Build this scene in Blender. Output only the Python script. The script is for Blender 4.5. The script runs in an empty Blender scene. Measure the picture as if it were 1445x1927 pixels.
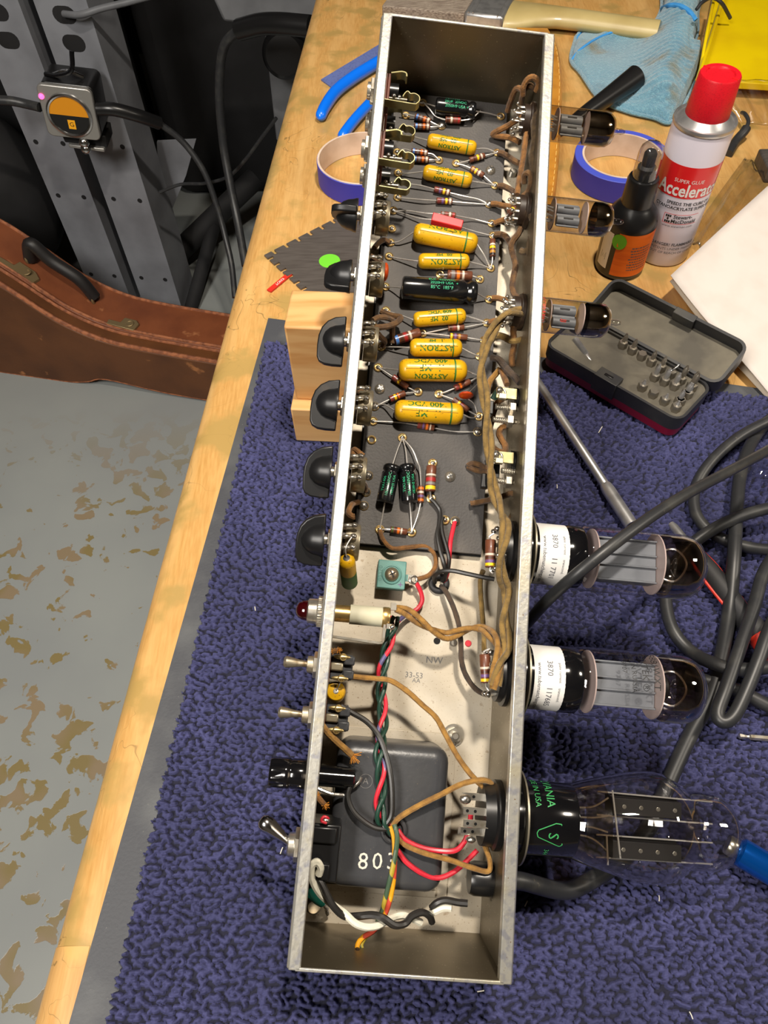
import bpy, bmesh, math, random
import numpy as np
from mathutils import Vector, Matrix
random.seed(7)
SC=bpy.context.scene; COL=SC.collection
# ------------------------------------------------------------------ camera constants
F=1409.36; CX,CY=722.5,963.5; HB=.480
WC=np.array([[0.9998,-0.0107,-0.0159],[0.0,-0.8302,0.5575],[-0.0191,-0.5574,-0.8300]])
RCH=np.array([[0.9925,0.0909,0.0815],[-0.0529,0.9219,-0.3838],[-0.1100,0.3766,0.9198]])
TCH=np.array([-0.0489,0.0181,0.0796]); CAM=np.array([0,0,HB])
L,H,W=.51705,.06267,.098
def ortho(R):
    u,s,v=np.linalg.svd(R); return u@v
WC=ortho(WC); RCH=ortho(RCH)
def ray(px,py): return WC@np.array([(px-CX)/F,(py-CY)/F,1.])
def atz(px,py,z):
    r=ray(px,py); return Vector(CAM+r*(z-HB)/r[2])
def aty(px,py,y):
    r=ray(px,py); return Vector(CAM+r*y/r[1])
def cpl(px,py,ax,v):
    o=RCH.T@(CAM-TCH); r=RCH.T@ray(px,py); return Vector(o+r*(v-o[ax])/r[ax])
def P(px,py,h): return cpl(px,py,2,-H+h/1000.)       # chassis point h mm above the chassis floor
CH=Matrix.Translation(Vector(TCH))@Matrix(RCH.tolist()).to_4x4()
WORLD=Matrix.Identity(4)
cam=bpy.data.cameras.new('camera'); co=bpy.data.objects.new('camera',cam); COL.objects.link(co)
R=np.stack([WC[:,0],-WC[:,1],-WC[:,2]],1)
co.matrix_world=Matrix.Translation(Vector(CAM))@Matrix(R.tolist()).to_4x4()
cam.sensor_fit='VERTICAL'; cam.sensor_height=36; cam.sensor_width=27; cam.lens=F*36/1927
cam.clip_start=.01; cam.clip_end=50; SC.camera=co
# ------------------------------------------------------------------ materials
M={}
def lin(c): return tuple(((x/12.92) if x<=.04045 else ((x+.055)/1.055)**2.4) for x in c)
def rgb(r,g,b): return lin((r/255,g/255,b/255))
def pm(key,col,rough=.5,metal=0,var=(),bump=None,coat=0,emit=None,stretch=(1,1,1),trans=0,spec=.5,sheen=0):
    m=bpy.data.materials.new(key); m.use_nodes=True; nt=m.node_tree; N=nt.nodes; K=nt.links
    b=N['Principled BSDF']; b.inputs['Roughness'].default_value=rough; b.inputs['Metallic'].default_value=metal
    b.inputs['Coat Weight'].default_value=coat; b.inputs['Transmission Weight'].default_value=trans
    b.inputs['Specular IOR Level'].default_value=spec; b.inputs['Sheen Weight'].default_value=sheen
    c=tuple(col)+(1,); b.inputs['Base Color'].default_value=c
    if emit: b.inputs['Emission Color'].default_value=tuple(emit[:3])+(1,); b.inputs['Emission Strength'].default_value=emit[3]
    if var or bump:
        tc=N.new('ShaderNodeTexCoord'); mp=N.new('ShaderNodeMapping'); mp.inputs['Scale'].default_value=stretch
        K.new(tc.outputs['Object'],mp.inputs['Vector'])
    last=None
    for i,v in enumerate(var):
        sc,c2,lo,hi=v[:4]; det=v[4] if len(v)>4 else 4
        nz=N.new('ShaderNodeTexNoise'); nz.inputs['Scale'].default_value=sc; nz.inputs['Detail'].default_value=det
        K.new(mp.outputs[0],nz.inputs['Vector'])
        mr=N.new('ShaderNodeMapRange'); mr.inputs['From Min'].default_value=lo; mr.inputs['From Max'].default_value=hi
        K.new(nz.outputs['Fac'],mr.inputs['Value'])
        mx=N.new('ShaderNodeMix'); mx.data_type='RGBA'; K.new(mr.outputs[0],mx.inputs[0])
        if last: K.new(last,mx.inputs[6])
        else: mx.inputs[6].default_value=c
        mx.inputs[7].default_value=tuple(c2)+(1,); last=mx.outputs[2]
    if last: K.new(last,b.inputs['Base Color'])
    if bump:
        nz=N.new('ShaderNodeTexNoise'); nz.inputs['Scale'].default_value=bump[0]; nz.inputs['Detail'].default_value=3
        K.new(mp.outputs[0],nz.inputs['Vector']); bp=N.new('ShaderNodeBump'); bp.inputs['Strength'].default_value=bump[1]
        bp.inputs['Distance'].default_value=bump[2] if len(bump)>2 else .001
        K.new(nz.outputs['Fac'],bp.inputs['Height']); K.new(bp.outputs[0],b.inputs['Normal'])
    M[key]=m; return m
def glassm(key,tint,refl=1.0,rough=.02,ior=1.5,pwr=4):
    m=bpy.data.materials.new(key); m.use_nodes=True; nt=m.node_tree; N=nt.nodes; K=nt.links
    N.remove(N['Principled BSDF']); o=N['Material Output']
    t=N.new('ShaderNodeBsdfTransparent'); t.inputs[0].default_value=tuple(tint)+(1,)
    g=N.new('ShaderNodeBsdfGlossy'); g.inputs['Roughness'].default_value=rough
    fr=N.new('ShaderNodeLayerWeight'); fr.inputs['Blend'].default_value=.5
    pw=N.new('ShaderNodeMath'); pw.operation='POWER'; pw.inputs[1].default_value=pwr; K.new(fr.outputs['Facing'],pw.inputs[0])
    mu=N.new('ShaderNodeMath'); mu.operation='MULTIPLY_ADD'; mu.use_clamp=True; mu.inputs[1].default_value=.75*refl; mu.inputs[2].default_value=.055*refl; K.new(pw.outputs[0],mu.inputs[0])
    x=N.new('ShaderNodeMixShader'); K.new(mu.outputs[0],x.inputs[0]); K.new(t.outputs[0],x.inputs[1]); K.new(g.outputs[0],x.inputs[2]); K.new(x.outputs[0],o.inputs[0])
    M[key]=m
g=rgb
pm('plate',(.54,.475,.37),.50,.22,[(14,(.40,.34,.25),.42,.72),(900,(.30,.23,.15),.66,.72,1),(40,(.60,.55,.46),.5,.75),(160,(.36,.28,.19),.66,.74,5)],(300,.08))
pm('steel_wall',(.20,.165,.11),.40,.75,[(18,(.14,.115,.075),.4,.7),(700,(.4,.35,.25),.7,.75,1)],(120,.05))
pm('lip_metal',(.60,.585,.53),.36,.75,[(220,(.43,.43,.46),.5,.64,6),(60,(.62,.57,.43),.52,.7),(900,(.34,.24,.14),.72,.76,1)],(500,.12))
pm('panel_outside',(.42,.36,.28),.3,.8,[(60,(.25,.18,.12),.45,.7)])
pm('board',g(68,65,63),.62,0,[(25,g(90,84,78),.45,.75),(1300,g(104,94,82),.70,.80,1),(8,g(46,44,44),.5,.7)],(700,.25))
pm('brass',(.72,.50,.20),.32,.9,[(300,(.45,.26,.09),.5,.7)])
pm('old_brass',(.48,.36,.16),.38,.85,[(300,(.25,.17,.07),.5,.7)]); pm('solder',(.66,.63,.58),.22,.95,[(500,(.35,.30,.24),.55,.75)],(400,.25))
pm('lead_wire',(.74,.71,.67),.34,.7,[(600,(.48,.45,.41),.58,.72)])
pm('nickel',(.66,.62,.54),.28,.9,[(200,(.45,.38,.27),.5,.75)])
pm('screw_brown',(.50,.40,.28),.3,.85); pm('chrome',(.62,.62,.63),.16,1)
pm('satin_steel',(.56,.56,.56),.32,.8,[(80,(.4,.4,.41),.45,.65)],stretch=(1,1,1))
pm('old_steel',(.42,.37,.28),.4,.85,[(250,(.22,.16,.09),.5,.7)])
pm('olive_metal',(.30,.27,.13),.38,.8,[(200,(.42,.38,.22),.5,.7)])
pm('can_grey',(.42,.37,.27),.36,.8,[(60,(.27,.22,.13),.45,.7)])
pm('phenolic',g(104,52,36),.5,0,[(200,g(70,36,26),.45,.7)])
pm('dark_phenolic',g(42,30,22),.45,0,[(200,g(66,52,38),.5,.7)])
pm('black_plastic',g(22,22,23),.3,0)
pm('dusty_black',g(22,22,23),.36,0,[(60,g(64,54,42),.56,.78,8)],spec=.4)
pm('black_gloss',g(14,14,16),.12,0,coat=.4)
pm('yellow_cap',g(210,161,18),.33,0,[(45,g(190,138,12),.45,.7),(700,g(120,80,10),.68,.76,1)],coat=.25)
pm('yellow_dirty',g(190,136,18),.45,0,[(300,g(120,84,20),.45,.62)])
pm('cap_seam',g(150,100,10),.5)
pm('green_ink',g(44,104,34),.5); pm('teal_ink',g(44,170,120),.5)
pm('black_cap',g(17,18,20),.2,0,coat=.4)
pm('red_cap',g(196,40,44),.35,0,coat=.2)
pm('disc_orange',g(200,72,20),.35,0,[(200,g(160,46,14),.45,.7)],coat=.3)
pm('res_brown',g(106,60,40),.4,0,[(400,g(84,46,30),.5,.7)],coat=.2)
for k,c in dict(b_blue=(70,120,190),b_orange=(222,110,30),b_white=(205,190,172),b_red=(156,36,36),b_yellow=(236,196,30),b_violet=(108,80,130),b_grey=(120,112,108),b_green=(70,90,40),b_brown=(70,36,24),b_black=(30,26,24),b_gold=(178,128,50),b_maroon=(126,52,48)).items(): pm(k,g(*c),.4,coat=.2)
def cloth(key,a,b): pm(key,g(*a),.85,0,[(220,g(*b),.4,.66,6)],(1400,.6,.0006),sheen=.2)
cloth('cloth_brown',(106,74,38),(70,48,28)); cloth('cloth_tan',(158,116,50),(124,88,38)); cloth('cloth_olive',(136,108,54),(100,80,42))
cloth('cloth_dusty',(96,76,48),(64,48,32)); cloth('cloth_orange',(132,88,38),(90,60,28)); cloth('cloth_dark',(72,56,42),(50,40,34))
pm('fray',g(190,124,40),.9)
for k,c,r in (('w_red',(206,44,60),.35),('w_green',(30,62,50),.4),('w_black',(38,36,34),.4),('w_white',(222,218,200),.35),('w_teal',(10,120,104),.35),('w_dkred',(130,24,36),.4)): pm(k,g(*c),r,0,[(250,tuple(x*.75 for x in g(*c)),.5,.7)])
def stripe(key,c1,c2,scale,ang):
    m=pm(key,g(*c1),.45); nt=m.node_tree;N=nt.nodes;K=nt.links;b=N['Principled BSDF']
    tc=N.new('ShaderNodeTexCoord'); wv=N.new('ShaderNodeTexWave'); wv.inputs['Scale'].default_value=scale; wv.inputs['Distortion'].default_value=3; wv.bands_direction='DIAGONAL'
    K.new(tc.outputs['Object'],wv.inputs['Vector']); mr=N.new('ShaderNodeMapRange'); mr.inputs['From Min'].default_value=.5+ang; mr.inputs['From Max'].default_value=.56+ang; K.new(wv.outputs['Fac'],mr.inputs['Value'])
    mx=N.new('ShaderNodeMix'); mx.data_type='RGBA'; mx.inputs[6].default_value=g(*c1)+(1,); mx.inputs[7].default_value=g(*c2)+(1,); K.new(mr.outputs[0],mx.inputs[0]); K.new(mx.outputs[2],b.inputs['Base Color'])
stripe('w_redblue',(206,44,60),(96,90,130),16,.33); stripe('w_yelred',(216,150,24),(190,70,50),26,.1); stripe('w_greenyel',(62,84,62),(170,150,50),22,.25)
pm('teal_box',g(98,146,138),.5,0,[(120,g(82,130,124),.45,.7)]); pm('teal_ink2',g(70,118,110),.6)
pm('pt_black',g(58,59,62),.36,0,[(30,g(68,68,68),.45,.75),(900,g(104,94,78),.74,.8,1)],(400,.12))
pm('white_paint',g(206,200,186),.6); pm('grey_paint',g(116,114,112),.6)
pm('cardboard_tube',g(196,192,168),.6,0,[(40,g(180,174,146),.45,.7)])
pm('jewel_red',g(44,2,5),.1,0,coat=.6)
pm('rubber',g(40,40,42),.6)
glassm('glass',(.95,.95,.95),1.3); glassm('glass_clear',(.93,.94,.96),1.2)
glassm('glass_bulb',(.90,.895,.885),1.5,.02,1.5,2.6); glassm('glass_smoke',(.80,.77,.72),1.4)
glassm('getter_glass',(.40,.31,.24),3,.04); glassm('getter_brown',(.50,.40,.30),2,.1); glassm('glass_mica',(.82,.78,.75),1.5,.1)
pm('getter',(.62,.57,.50),.12,1,[(70,(.30,.23,.15),.4,.65)])
pm('mica',g(190,168,160),.35,0,spec=.6)
pm('anode',g(126,128,132),.5,.2,[(50,g(110,112,116),.45,.7)])
pm('anode_dark',g(38,36,36),.5,.3)
pm('label_white',g(222,220,216),.4); pm('ink_grey',g(84,84,90),.6); pm('ink_black',g(24,24,26),.5); pm('red_ink',g(206,60,50),.5); pm('tube_green',g(56,150,84),.5)
pm('ring_metal',(.40,.36,.27),.4,.8)
# bench / surroundings
pm('paper',g(204,196,190),.8,0,[(30,g(196,188,181),.45,.7)]); pm('paper_edge',g(210,196,176),.8)
pm('can_white',g(214,208,220),.3,0,coat=.3); pm('can_red',g(214,30,34),.3,0,coat=.3); pm('cap_red',g(206,18,34),.42,0,[(900,g(180,14,28),.5,.7)])
pm('label_orange',g(222,104,20),.45,0,[(26,g(206,86,12),.45,.65)],stretch=(1,1,7)); pm('sticker_green',g(92,170,30),.5); pm('sticker_lime',g(106,196,50),.5)
pm('tape_blue',g(52,52,160),.55,0,[(30,g(44,44,148),.45,.7)]); pm('tape_side',g(66,80,190),.6); pm('tape_core',g(206,186,170),.8,0,[(40,g(186,164,146),.45,.7)])
pm('plier_blue',g(10,110,236),.3,0,coat=.3); pm('ruler_blue',g(92,106,160),.6,0,[(400,g(74,86,138),.5,.7)])
pm('tool_steel',g(104,98,94),.42,.45,[(40,g(88,82,78),.4,.7)],stretch=(1,8,1))
pm('chip_red',g(196,40,28),.5)
pm('pine',g(212,166,108),.6,0,[(9,g(196,142,82),.42,.58,6),(3,g(222,184,130),.45,.7)],stretch=(1,9,9))
pm('brush_handle',g(190,172,118),.4,0,[(14,g(172,152,98),.45,.7)],coat=.3); pm('bristle',g(176,162,146),.8,0,[(60,g(120,104,92),.4,.65)],(200,.8,.002),stretch=(1,14,14))
pm('microfiber',g(98,146,168),.95,0,[(22,g(84,130,154),.4,.65),(300,g(116,162,180),.5,.7),(17,g(104,104,82),.57,.67,6)],(700,1,.002),sheen=.5); pm('cloth_edge',g(60,146,216),.9,0,(),(900,.8,.001))
pm('yellow_plastic',g(224,196,6),.35,0,[(12,g(208,176,8),.45,.7)],coat=.2); glassm('film',(.985,.975,.95),1.3,.2)
pm('leather_tan',g(196,136,50),.5,0,[(40,g(170,110,36),.45,.7)],coat=.2); pm('stitch',g(226,176,90),.8)
pm('kit_black',g(44,44,46),.45,0,[(30,g(70,68,62),.55,.8)]); pm('kit_dust',g(112,106,92),.85,0,[(26,g(78,74,66),.4,.66)]); pm('kit_red',g(126,16,46),.4)
pm('bit_steel',(.36,.33,.28),.38,.85,[(200,(.25,.21,.16),.5,.7)])
pm('cable_black',g(40,41,43),.42,0,[(70,g(58,58,56),.5,.75),(300,g(96,90,78),.70,.8)],(60,.08))
pm('blue_handle',g(6,96,196),.16,.75,coat=.6); pm('red_grip',g(222,56,38),.4)
pm('mat_rubber',g(62,64,69),.6,0,[(25,g(84,86,88),.45,.7),(500,g(92,92,90),.74,.80,1)],(500,.2))
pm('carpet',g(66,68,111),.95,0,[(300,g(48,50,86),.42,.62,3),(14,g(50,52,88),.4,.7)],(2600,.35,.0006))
pm('lint',g(220,214,200),.9)
pm('case_brown',g(126,70,40),.5,0,[(12,g(104,54,30),.4,.7),(22,g(170,112,72),.64,.72,6)],(120,.3)); pm('case_front_shaded',g(98,58,28),.5,0,[(10,g(78,44,20),.4,.7),(22,g(160,104,60),.66,.73,6)],(120,.3)); pm('case_edge',g(160,98,62),.7,0,[(90,g(120,70,44),.4,.6)]); pm('case_brass',(.30,.22,.11),.5,.7); pm('grip_black',g(30,28,28),.5)  # front shell gets a darker case brown: its weaker light put into colour
pm('post_grey',g(136,139,146),.5,.1,[(9,g(112,114,120),.4,.7)]); pm('rail_grey',g(112,114,118),.45,.1,[(20,g(98,100,104),.4,.7)])
pm('dark_fabric',g(16,16,18),.8,0,[(12,g(26,26,28),.45,.7)]); pm('wall_dark',g(40,40,42),.8); pm('wall_light',g(130,124,116),.8); pm('ceiling_white',g(168,160,150),.8)
pm('tuner_silver',g(160,158,154),.35,.6); pm('tuner_amber',g(214,140,20),.5); pm('led_red',g(240,40,100),.4,0,emit=(1,.08,.25,3)); pm('digit',g(240,170,30),.4)
# ------------------------------------------------------------------ floor / wood materials
def wood_mat(key,c1,c2,c3,axis,dark):
    m=pm(key,g(*c1),.42,0,(),None,coat=.12); nt=m.node_tree;N=nt.nodes;K=nt.links;b=N['Principled BSDF']
    tc=N.new('ShaderNodeTexCoord'); mp=N.new('ShaderNodeMapping'); mp.inputs['Scale'].default_value=axis; K.new(tc.outputs['Object'],mp.inputs[0])
    def nz(sc,src,det=6,dist=0):
        n=N.new('ShaderNodeTexNoise'); n.inputs['Scale'].default_value=sc; n.inputs['Detail'].default_value=det; n.inputs['Distortion'].default_value=dist; K.new(src,n.inputs['Vector']); return n.outputs['Fac']
    def rng(s,lo,hi):
        r=N.new('ShaderNodeMapRange'); r.inputs['From Min'].default_value=lo; r.inputs['From Max'].default_value=hi; K.new(s,r.inputs['Value']); return r.outputs[0]
    def mix(f,a,bc):
        x=N.new('ShaderNodeMix'); x.data_type='RGBA'; K.new(f,x.inputs[0])
        if isinstance(a,tuple): x.inputs[6].default_value=a+(1,)
        else: K.new(a,x.inputs[6])
        x.inputs[7].default_value=bc+(1,); return x.outputs[2]
    c=mix(rng(nz(60,mp.outputs[0]),.35,.7),g(*c1),g(*c2)); c=mix(rng(nz(7,mp.outputs[0]),.45,.75),c,g(*c3))
    c=mix(rng(nz(26,tc.outputs['Object'],8),.50,.62),c,g(*dark))
    s=rng(nz(9,tc.outputs['Object'],2,3.5),.495,.5); s2=rng(nz(9,tc.outputs['Object'],2,3.5),.505,.5)
    mu=N.new('ShaderNodeMath'); mu.operation='MULTIPLY'; K.new(s,mu.inputs[0]); K.new(s2,mu.inputs[1])
    mm=N.new('ShaderNodeMath'); mm.operation='MULTIPLY'; K.new(mu.outputs[0],mm.inputs[0]); K.new(rng(nz(5,tc.outputs['Object'],2),.5,.62),mm.inputs[1])
    c=mix(mm.outputs[0],c,g(120,98,58))
    K.new(c,b.inputs['Base Color'])
wood_mat('maple',(198,154,92),(180,135,74),(208,168,108),(9,1,9),(168,138,80))
wood_mat('maple_edge',(194,150,92),(180,134,76),(202,162,106),(14,1,14),(204,160,96))
def floor_mat():
    m=pm('floor_paint',g(150,150,144),.38,0,()); nt=m.node_tree;N=nt.nodes;K=nt.links;b=N['Principled BSDF']
    tc=N.new('ShaderNodeTexCoord')
    def nz(sc,det,dist=0):
        n=N.new('ShaderNodeTexNoise'); n.inputs['Scale'].default_value=sc; n.inputs['Detail'].default_value=det; n.inputs['Distortion'].default_value=dist; K.new(tc.outputs['Object'],n.inputs['Vector']); return n.outputs['Fac']
    def rng(s,lo,hi):
        r=N.new('ShaderNodeMapRange'); r.inputs['From Min'].default_value=lo; r.inputs['From Max'].default_value=hi; K.new(s,r.inputs['Value']); return r.outputs[0]
    ad=N.new('ShaderNodeMath'); ad.operation='MULTIPLY_ADD'; K.new(nz(2.2,2),ad.inputs[0]); ad.inputs[1].default_value=.55; K.new(nz(24,7,.5),ad.inputs[2])
    f=rng(ad.outputs[0],.845,.86)
    # chips fade with distance along +y: the worn patch is by the bench's near end
    sp=N.new('ShaderNodeSeparateXYZ'); K.new(tc.outputs['Object'],sp.inputs[0]); k=rng(sp.outputs[1],1.22,.9)
    mu=N.new('ShaderNodeMath'); mu.operation='MULTIPLY'; K.new(f,mu.inputs[0]); K.new(k,mu.inputs[1])
    x=N.new('ShaderNodeMix'); x.data_type='RGBA'; x.inputs[6].default_value=g(126,112,74)+(1,); x.inputs[7].default_value=g(134,118,94)+(1,); K.new(rng(nz(9,2),.45,.55),x.inputs[0])
    y=N.new('ShaderNodeMix'); y.data_type='RGBA'; y.inputs[6].default_value=g(142,146,144)+(1,); y.inputs[7].default_value=g(134,138,138)+(1,); K.new(rng(nz(3,4),.4,.65),y.inputs[0])
    z=N.new('ShaderNodeMix'); z.data_type='RGBA'; K.new(mu.outputs[0],z.inputs[0]); K.new(y.outputs[2],z.inputs[6]); K.new(x.outputs[2],z.inputs[7]); K.new(z.outputs[2],b.inputs['Base Color'])
    bp=N.new('ShaderNodeBump'); bp.inputs['Strength'].default_value=.2; bp.inputs['Distance'].default_value=.002; K.new(mu.outputs[0],bp.inputs['Height']); bp.invert=True; K.new(bp.outputs[0],b.inputs['Normal'])
floor_mat()
# ------------------------------------------------------------------ mesh builder
def V(*a): return Vector(a)
def perp(d):
    d=d.normalized(); a=V(0,0,1) if abs(d.z)<.9 else V(1,0,0)
    u=d.cross(a).normalized(); return u,d.cross(u).normalized()
def smooth(pts,n=6):
    pts=[Vector(p) for p in pts]
    if len(pts)<3: return pts
    q=[pts[0]*2-pts[1]]+pts+[pts[-1]*2-pts[-2]]; out=[]
    for i in range(1,len(q)-2):
        a,b,c,d=q[i-1:i+3]
        for k in range(n):
            t=k/n; out.append(.5*((2*b)+(c-a)*t+(2*a-5*b+4*c-d)*t*t+(3*b-a-3*c+d)*t**3))
    out.append(pts[-1]); return out
class MB:
    def __init__(s): s.v=[];s.f=[];s.mi=[];s.m=[]
    def mat(s,k):
        if k not in s.m: s.m.append(k)
        return s.m.index(k)
    def add(s,vs,fs,k):
        b=len(s.v); s.v+= [Vector(v) for v in vs]; i=s.mat(k)
        for f in fs: s.f.append([b+x for x in f]); s.mi.append(i)
        return s
    def box(s,lo,hi,k,T=None):
        (a,b,c),(d,e,f)=lo,hi
        vs=[V(x,y,z) for z in(c,f) for y in(b,e) for x in(a,d)]
        if T: vs=[T@v for v in vs]
        return s.add(vs,[(0,2,3,1),(4,5,7,6),(0,1,5,4),(2,6,7,3),(0,4,6,2),(1,3,7,5)],k)
    def lathe(s,prof,p0,d,k,n=20,cap=True,segmat=None,u=None):
        p0=Vector(p0); d=Vector(d).normalized()
        if u is None: u,w=perp(d)
        else: u=Vector(u).normalized(); w=d.cross(u)
        b=len(s.v); km=s.mat(k); rings=[]
        for r,t in prof:
            if r<1e-7: rings.append([len(s.v)]); s.v.append(p0+d*t)
            else:
                rings.append(list(range(len(s.v),len(s.v)+n)))
                for i in range(n):
                    a=2*math.pi*i/n; s.v.append(p0+d*t+(u*math.cos(a)+w*math.sin(a))*r)
        for j in range(len(rings)-1):
            A,B=rings[j],rings[j+1]; mk=km if not segmat or segmat[j] is None else s.mat(segmat[j])
            for i in range(n):
                i2=(i+1)%n
                if len(A)==1 and len(B)==1: continue
                if len(A)==1: f=[A[0],B[i2],B[i]]
                elif len(B)==1: f=[A[i],A[i2],B[0]]
                else: f=[A[i],A[i2],B[i2],B[i]]
                s.f.append(f); s.mi.append(mk)
        if cap:
            if len(rings[0])>1: s.f.append(rings[0][::-1]); s.mi.append(km)
            if len(rings[-1])>1: s.f.append(rings[-1]); s.mi.append(km)
        return s
    def cyl(s,a,b,r,k,n=16,r2=None):
        a,b=Vector(a),Vector(b); return s.lathe([(r,0),(r if r2 is None else r2,(b-a).length)],a,b-a,k,n)
    def tube(s,pts,r,k,n=8,res=5,wob=0,flat=1):
        pts=smooth(pts,res); m=len(pts); b=len(s.v); mk=s.mat(k)
        t0=(pts[1]-pts[0]).normalized(); u,_=perp(t0)
        for i,p in enumerate(pts):
            t=(pts[min(i+1,m-1)]-pts[max(i-1,0)]); t=t.normalized() if t.length>1e-9 else t0
            u=(u-t*u.dot(t)); u=u.normalized() if u.length>1e-6 else perp(t)[0]; w=t.cross(u); t0=t
            rr=r(i/(m-1)) if callable(r) else r; rr*=1+(random.uniform(-wob,wob) if wob else 0)
            for j in range(n):
                a=2*math.pi*j/n; s.v.append(p+(u*math.cos(a)+w*math.sin(a)*flat)*rr)
        for i in range(m-1):
            for j in range(n):
                j2=(j+1)%n; s.f.append([b+i*n+j,b+i*n+j2,b+(i+1)*n+j2,b+(i+1)*n+j]); s.mi.append(mk)
        s.f.append([b+j for j in range(n)][::-1]); s.f.append([b+(m-1)*n+j for j in range(n)]); s.mi+=[mk,mk]
        return s
    def prism(s,poly,fn,h0,h1,k):
        n=len(poly); vs=[fn(x,y,h0) for x,y in poly]+[fn(x,y,h1) for x,y in poly]
        fs=[list(range(n))[::-1],list(range(n,2*n))]+[[i,(i+1)%n,n+(i+1)%n,n+i] for i in range(n)]
        return s.add(vs,fs,k)
    def sphere(s,c,r,k,n=12,m=8,sx=(1,1,1),T=None):
        vs=[];fs=[]
        for i in range(m+1):
            for j in range(n):
                a=math.pi*i/m; b=2*math.pi*j/n; vs.append(V(math.sin(a)*math.cos(b)*sx[0],math.sin(a)*math.sin(b)*sx[1],math.cos(a)*sx[2])*r)
        vs=[(T@v if T else v)+Vector(c) for v in vs]
        for i in range(m):
            for j in range(n):
                j2=(j+1)%n; fs.append([i*n+j,(i+1)*n+j,(i+1)*n+j2,i*n+j2])
        return s.add(vs,fs,k)
    def torus(s,c,axis,R,r,k,n=16,m=8):
        u,w=perp(Vector(axis)); ax=Vector(axis).normalized(); vs=[];fs=[]
        for i in range(n):
            a=2*math.pi*i/n; e=u*math.cos(a)+w*math.sin(a)
            for j in range(m):
                b=2*math.pi*j/m; vs.append(Vector(c)+e*(R+r*math.cos(b))+ax*r*math.sin(b))
        for i in range(n):
            for j in range(m): fs.append([i*m+j,((i+1)%n)*m+j,((i+1)%n)*m+(j+1)%m,i*m+(j+1)%m])
        return s.add(vs,fs,k)
    def text(s,t,size,fn,k,bold=0,maxlen=None,align='CENTER'):
        vs,fs=textmesh(t,size,bold,maxlen,align); return s.add([fn(x,y) for x,y in vs],fs,k)
TCACHE={}
def textmesh(t,size,bold,maxlen,align):
    key=(t,size,bold,maxlen,align)
    if key in TCACHE: return TCACHE[key]
    cu=bpy.data.curves.new('lettering','FONT'); cu.body=t; cu.size=size; cu.align_x=align; cu.align_y='CENTER'; cu.resolution_u=2; cu.offset=bold
    o=bpy.data.objects.new('lettering',cu); COL.objects.link(o); dg=bpy.context.evaluated_depsgraph_get(); me=bpy.data.meshes.new_from_object(o.evaluated_get(dg))
    if maxlen:
        bm=bmesh.new(); bm.from_mesh(me); bmesh.ops.triangulate(bm,faces=bm.faces)
        for _ in range(4):
            e=[x for x in bm.edges if x.calc_length()>maxlen]
            if not e: break
            bmesh.ops.subdivide_edges(bm,edges=e,cuts=1); bmesh.ops.triangulate(bm,faces=bm.faces)
        bm.to_mesh(me); bm.free()
    r=([(v.co.x,v.co.y) for v in me.vertices],[list(p.vertices) for p in me.polygons])
    bpy.data.objects.remove(o); bpy.data.curves.remove(cu); bpy.data.meshes.remove(me); TCACHE[key]=r; return r
def cylmap(p,a,n,r,flip=1,th0=0,u0=0,eps=.00012):
    p=Vector(p);a=Vector(a).normalized();n=Vector(n);n=(n-a*n.dot(a)).normalized();b=n.cross(a)
    def fn(x,y):
        th=th0+flip*y/r; return p+a*(u0+flip*x)+(n*math.cos(th)+b*math.sin(th))*(r+eps)
    return fn
def ringmap(p,a,n,r,sx=1,th0=0,u0=0,eps=.0003):   # text running round the cylinder, up along a
    p=Vector(p);a=Vector(a).normalized();n=Vector(n);n=(n-a*n.dot(a)).normalized();b=a.cross(n)
    def fn(x,y):
        th=th0+sx*x/r; return p+a*(u0+y)+(n*math.cos(th)+b*math.sin(th))*(r+eps)
    return fn
def obj(name,mb,parent=None,frame=None,base=None,bevel=0,ang=40,seg=2,label=None):
    if parent is not None: base=Vector(parent['_b']); frame=None
    base=Vector(base) if base is not None else V(0,0,0)
    me=bpy.data.meshes.new(name); me.from_pydata([v-base for v in mb.v],[],mb.f)
    for k in mb.m: me.materials.append(M[k])
    me.polygons.foreach_set('material_index',mb.mi); me.update()
    o=bpy.data.objects.new(name,me); COL.objects.link(o)
    if parent is not None: o.parent=parent
    else: o.matrix_world=frame@Matrix.Translation(base)
    o['_b']=tuple(base)
    if bevel:
        b=o.modifiers.new('b','BEVEL'); b.width=bevel; b.segments=seg; b.limit_method='ANGLE'; b.angle_limit=math.radians(50)
    me.shade_smooth(); me.set_sharp_from_angle(angle=math.radians(ang))
    if label: o['label']=label
    return o
def tag(o,label,cat,group=None,kind=None):
    if label: o['label']=label
    if cat: o['category']=cat
    if group: o['group']=group
    if kind: o['kind']=kind
    return o
def thing(name,label,cat,base,frame=WORLD,group=None):
    o=bpy.data.objects.new(name,None); COL.objects.link(o); o.empty_display_size=.01
    o.matrix_world=frame@Matrix.Translation(Vector(base)); o['_b']=tuple(Vector(base)); return tag(o,label,cat,group)
def solo(name,label,cat,mb,frame=WORLD,base=None,group=None,**k):
    if base is None: base=mb.v[0]
    return tag(obj(name,mb,None,frame,base,**k),label,cat,group)
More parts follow.
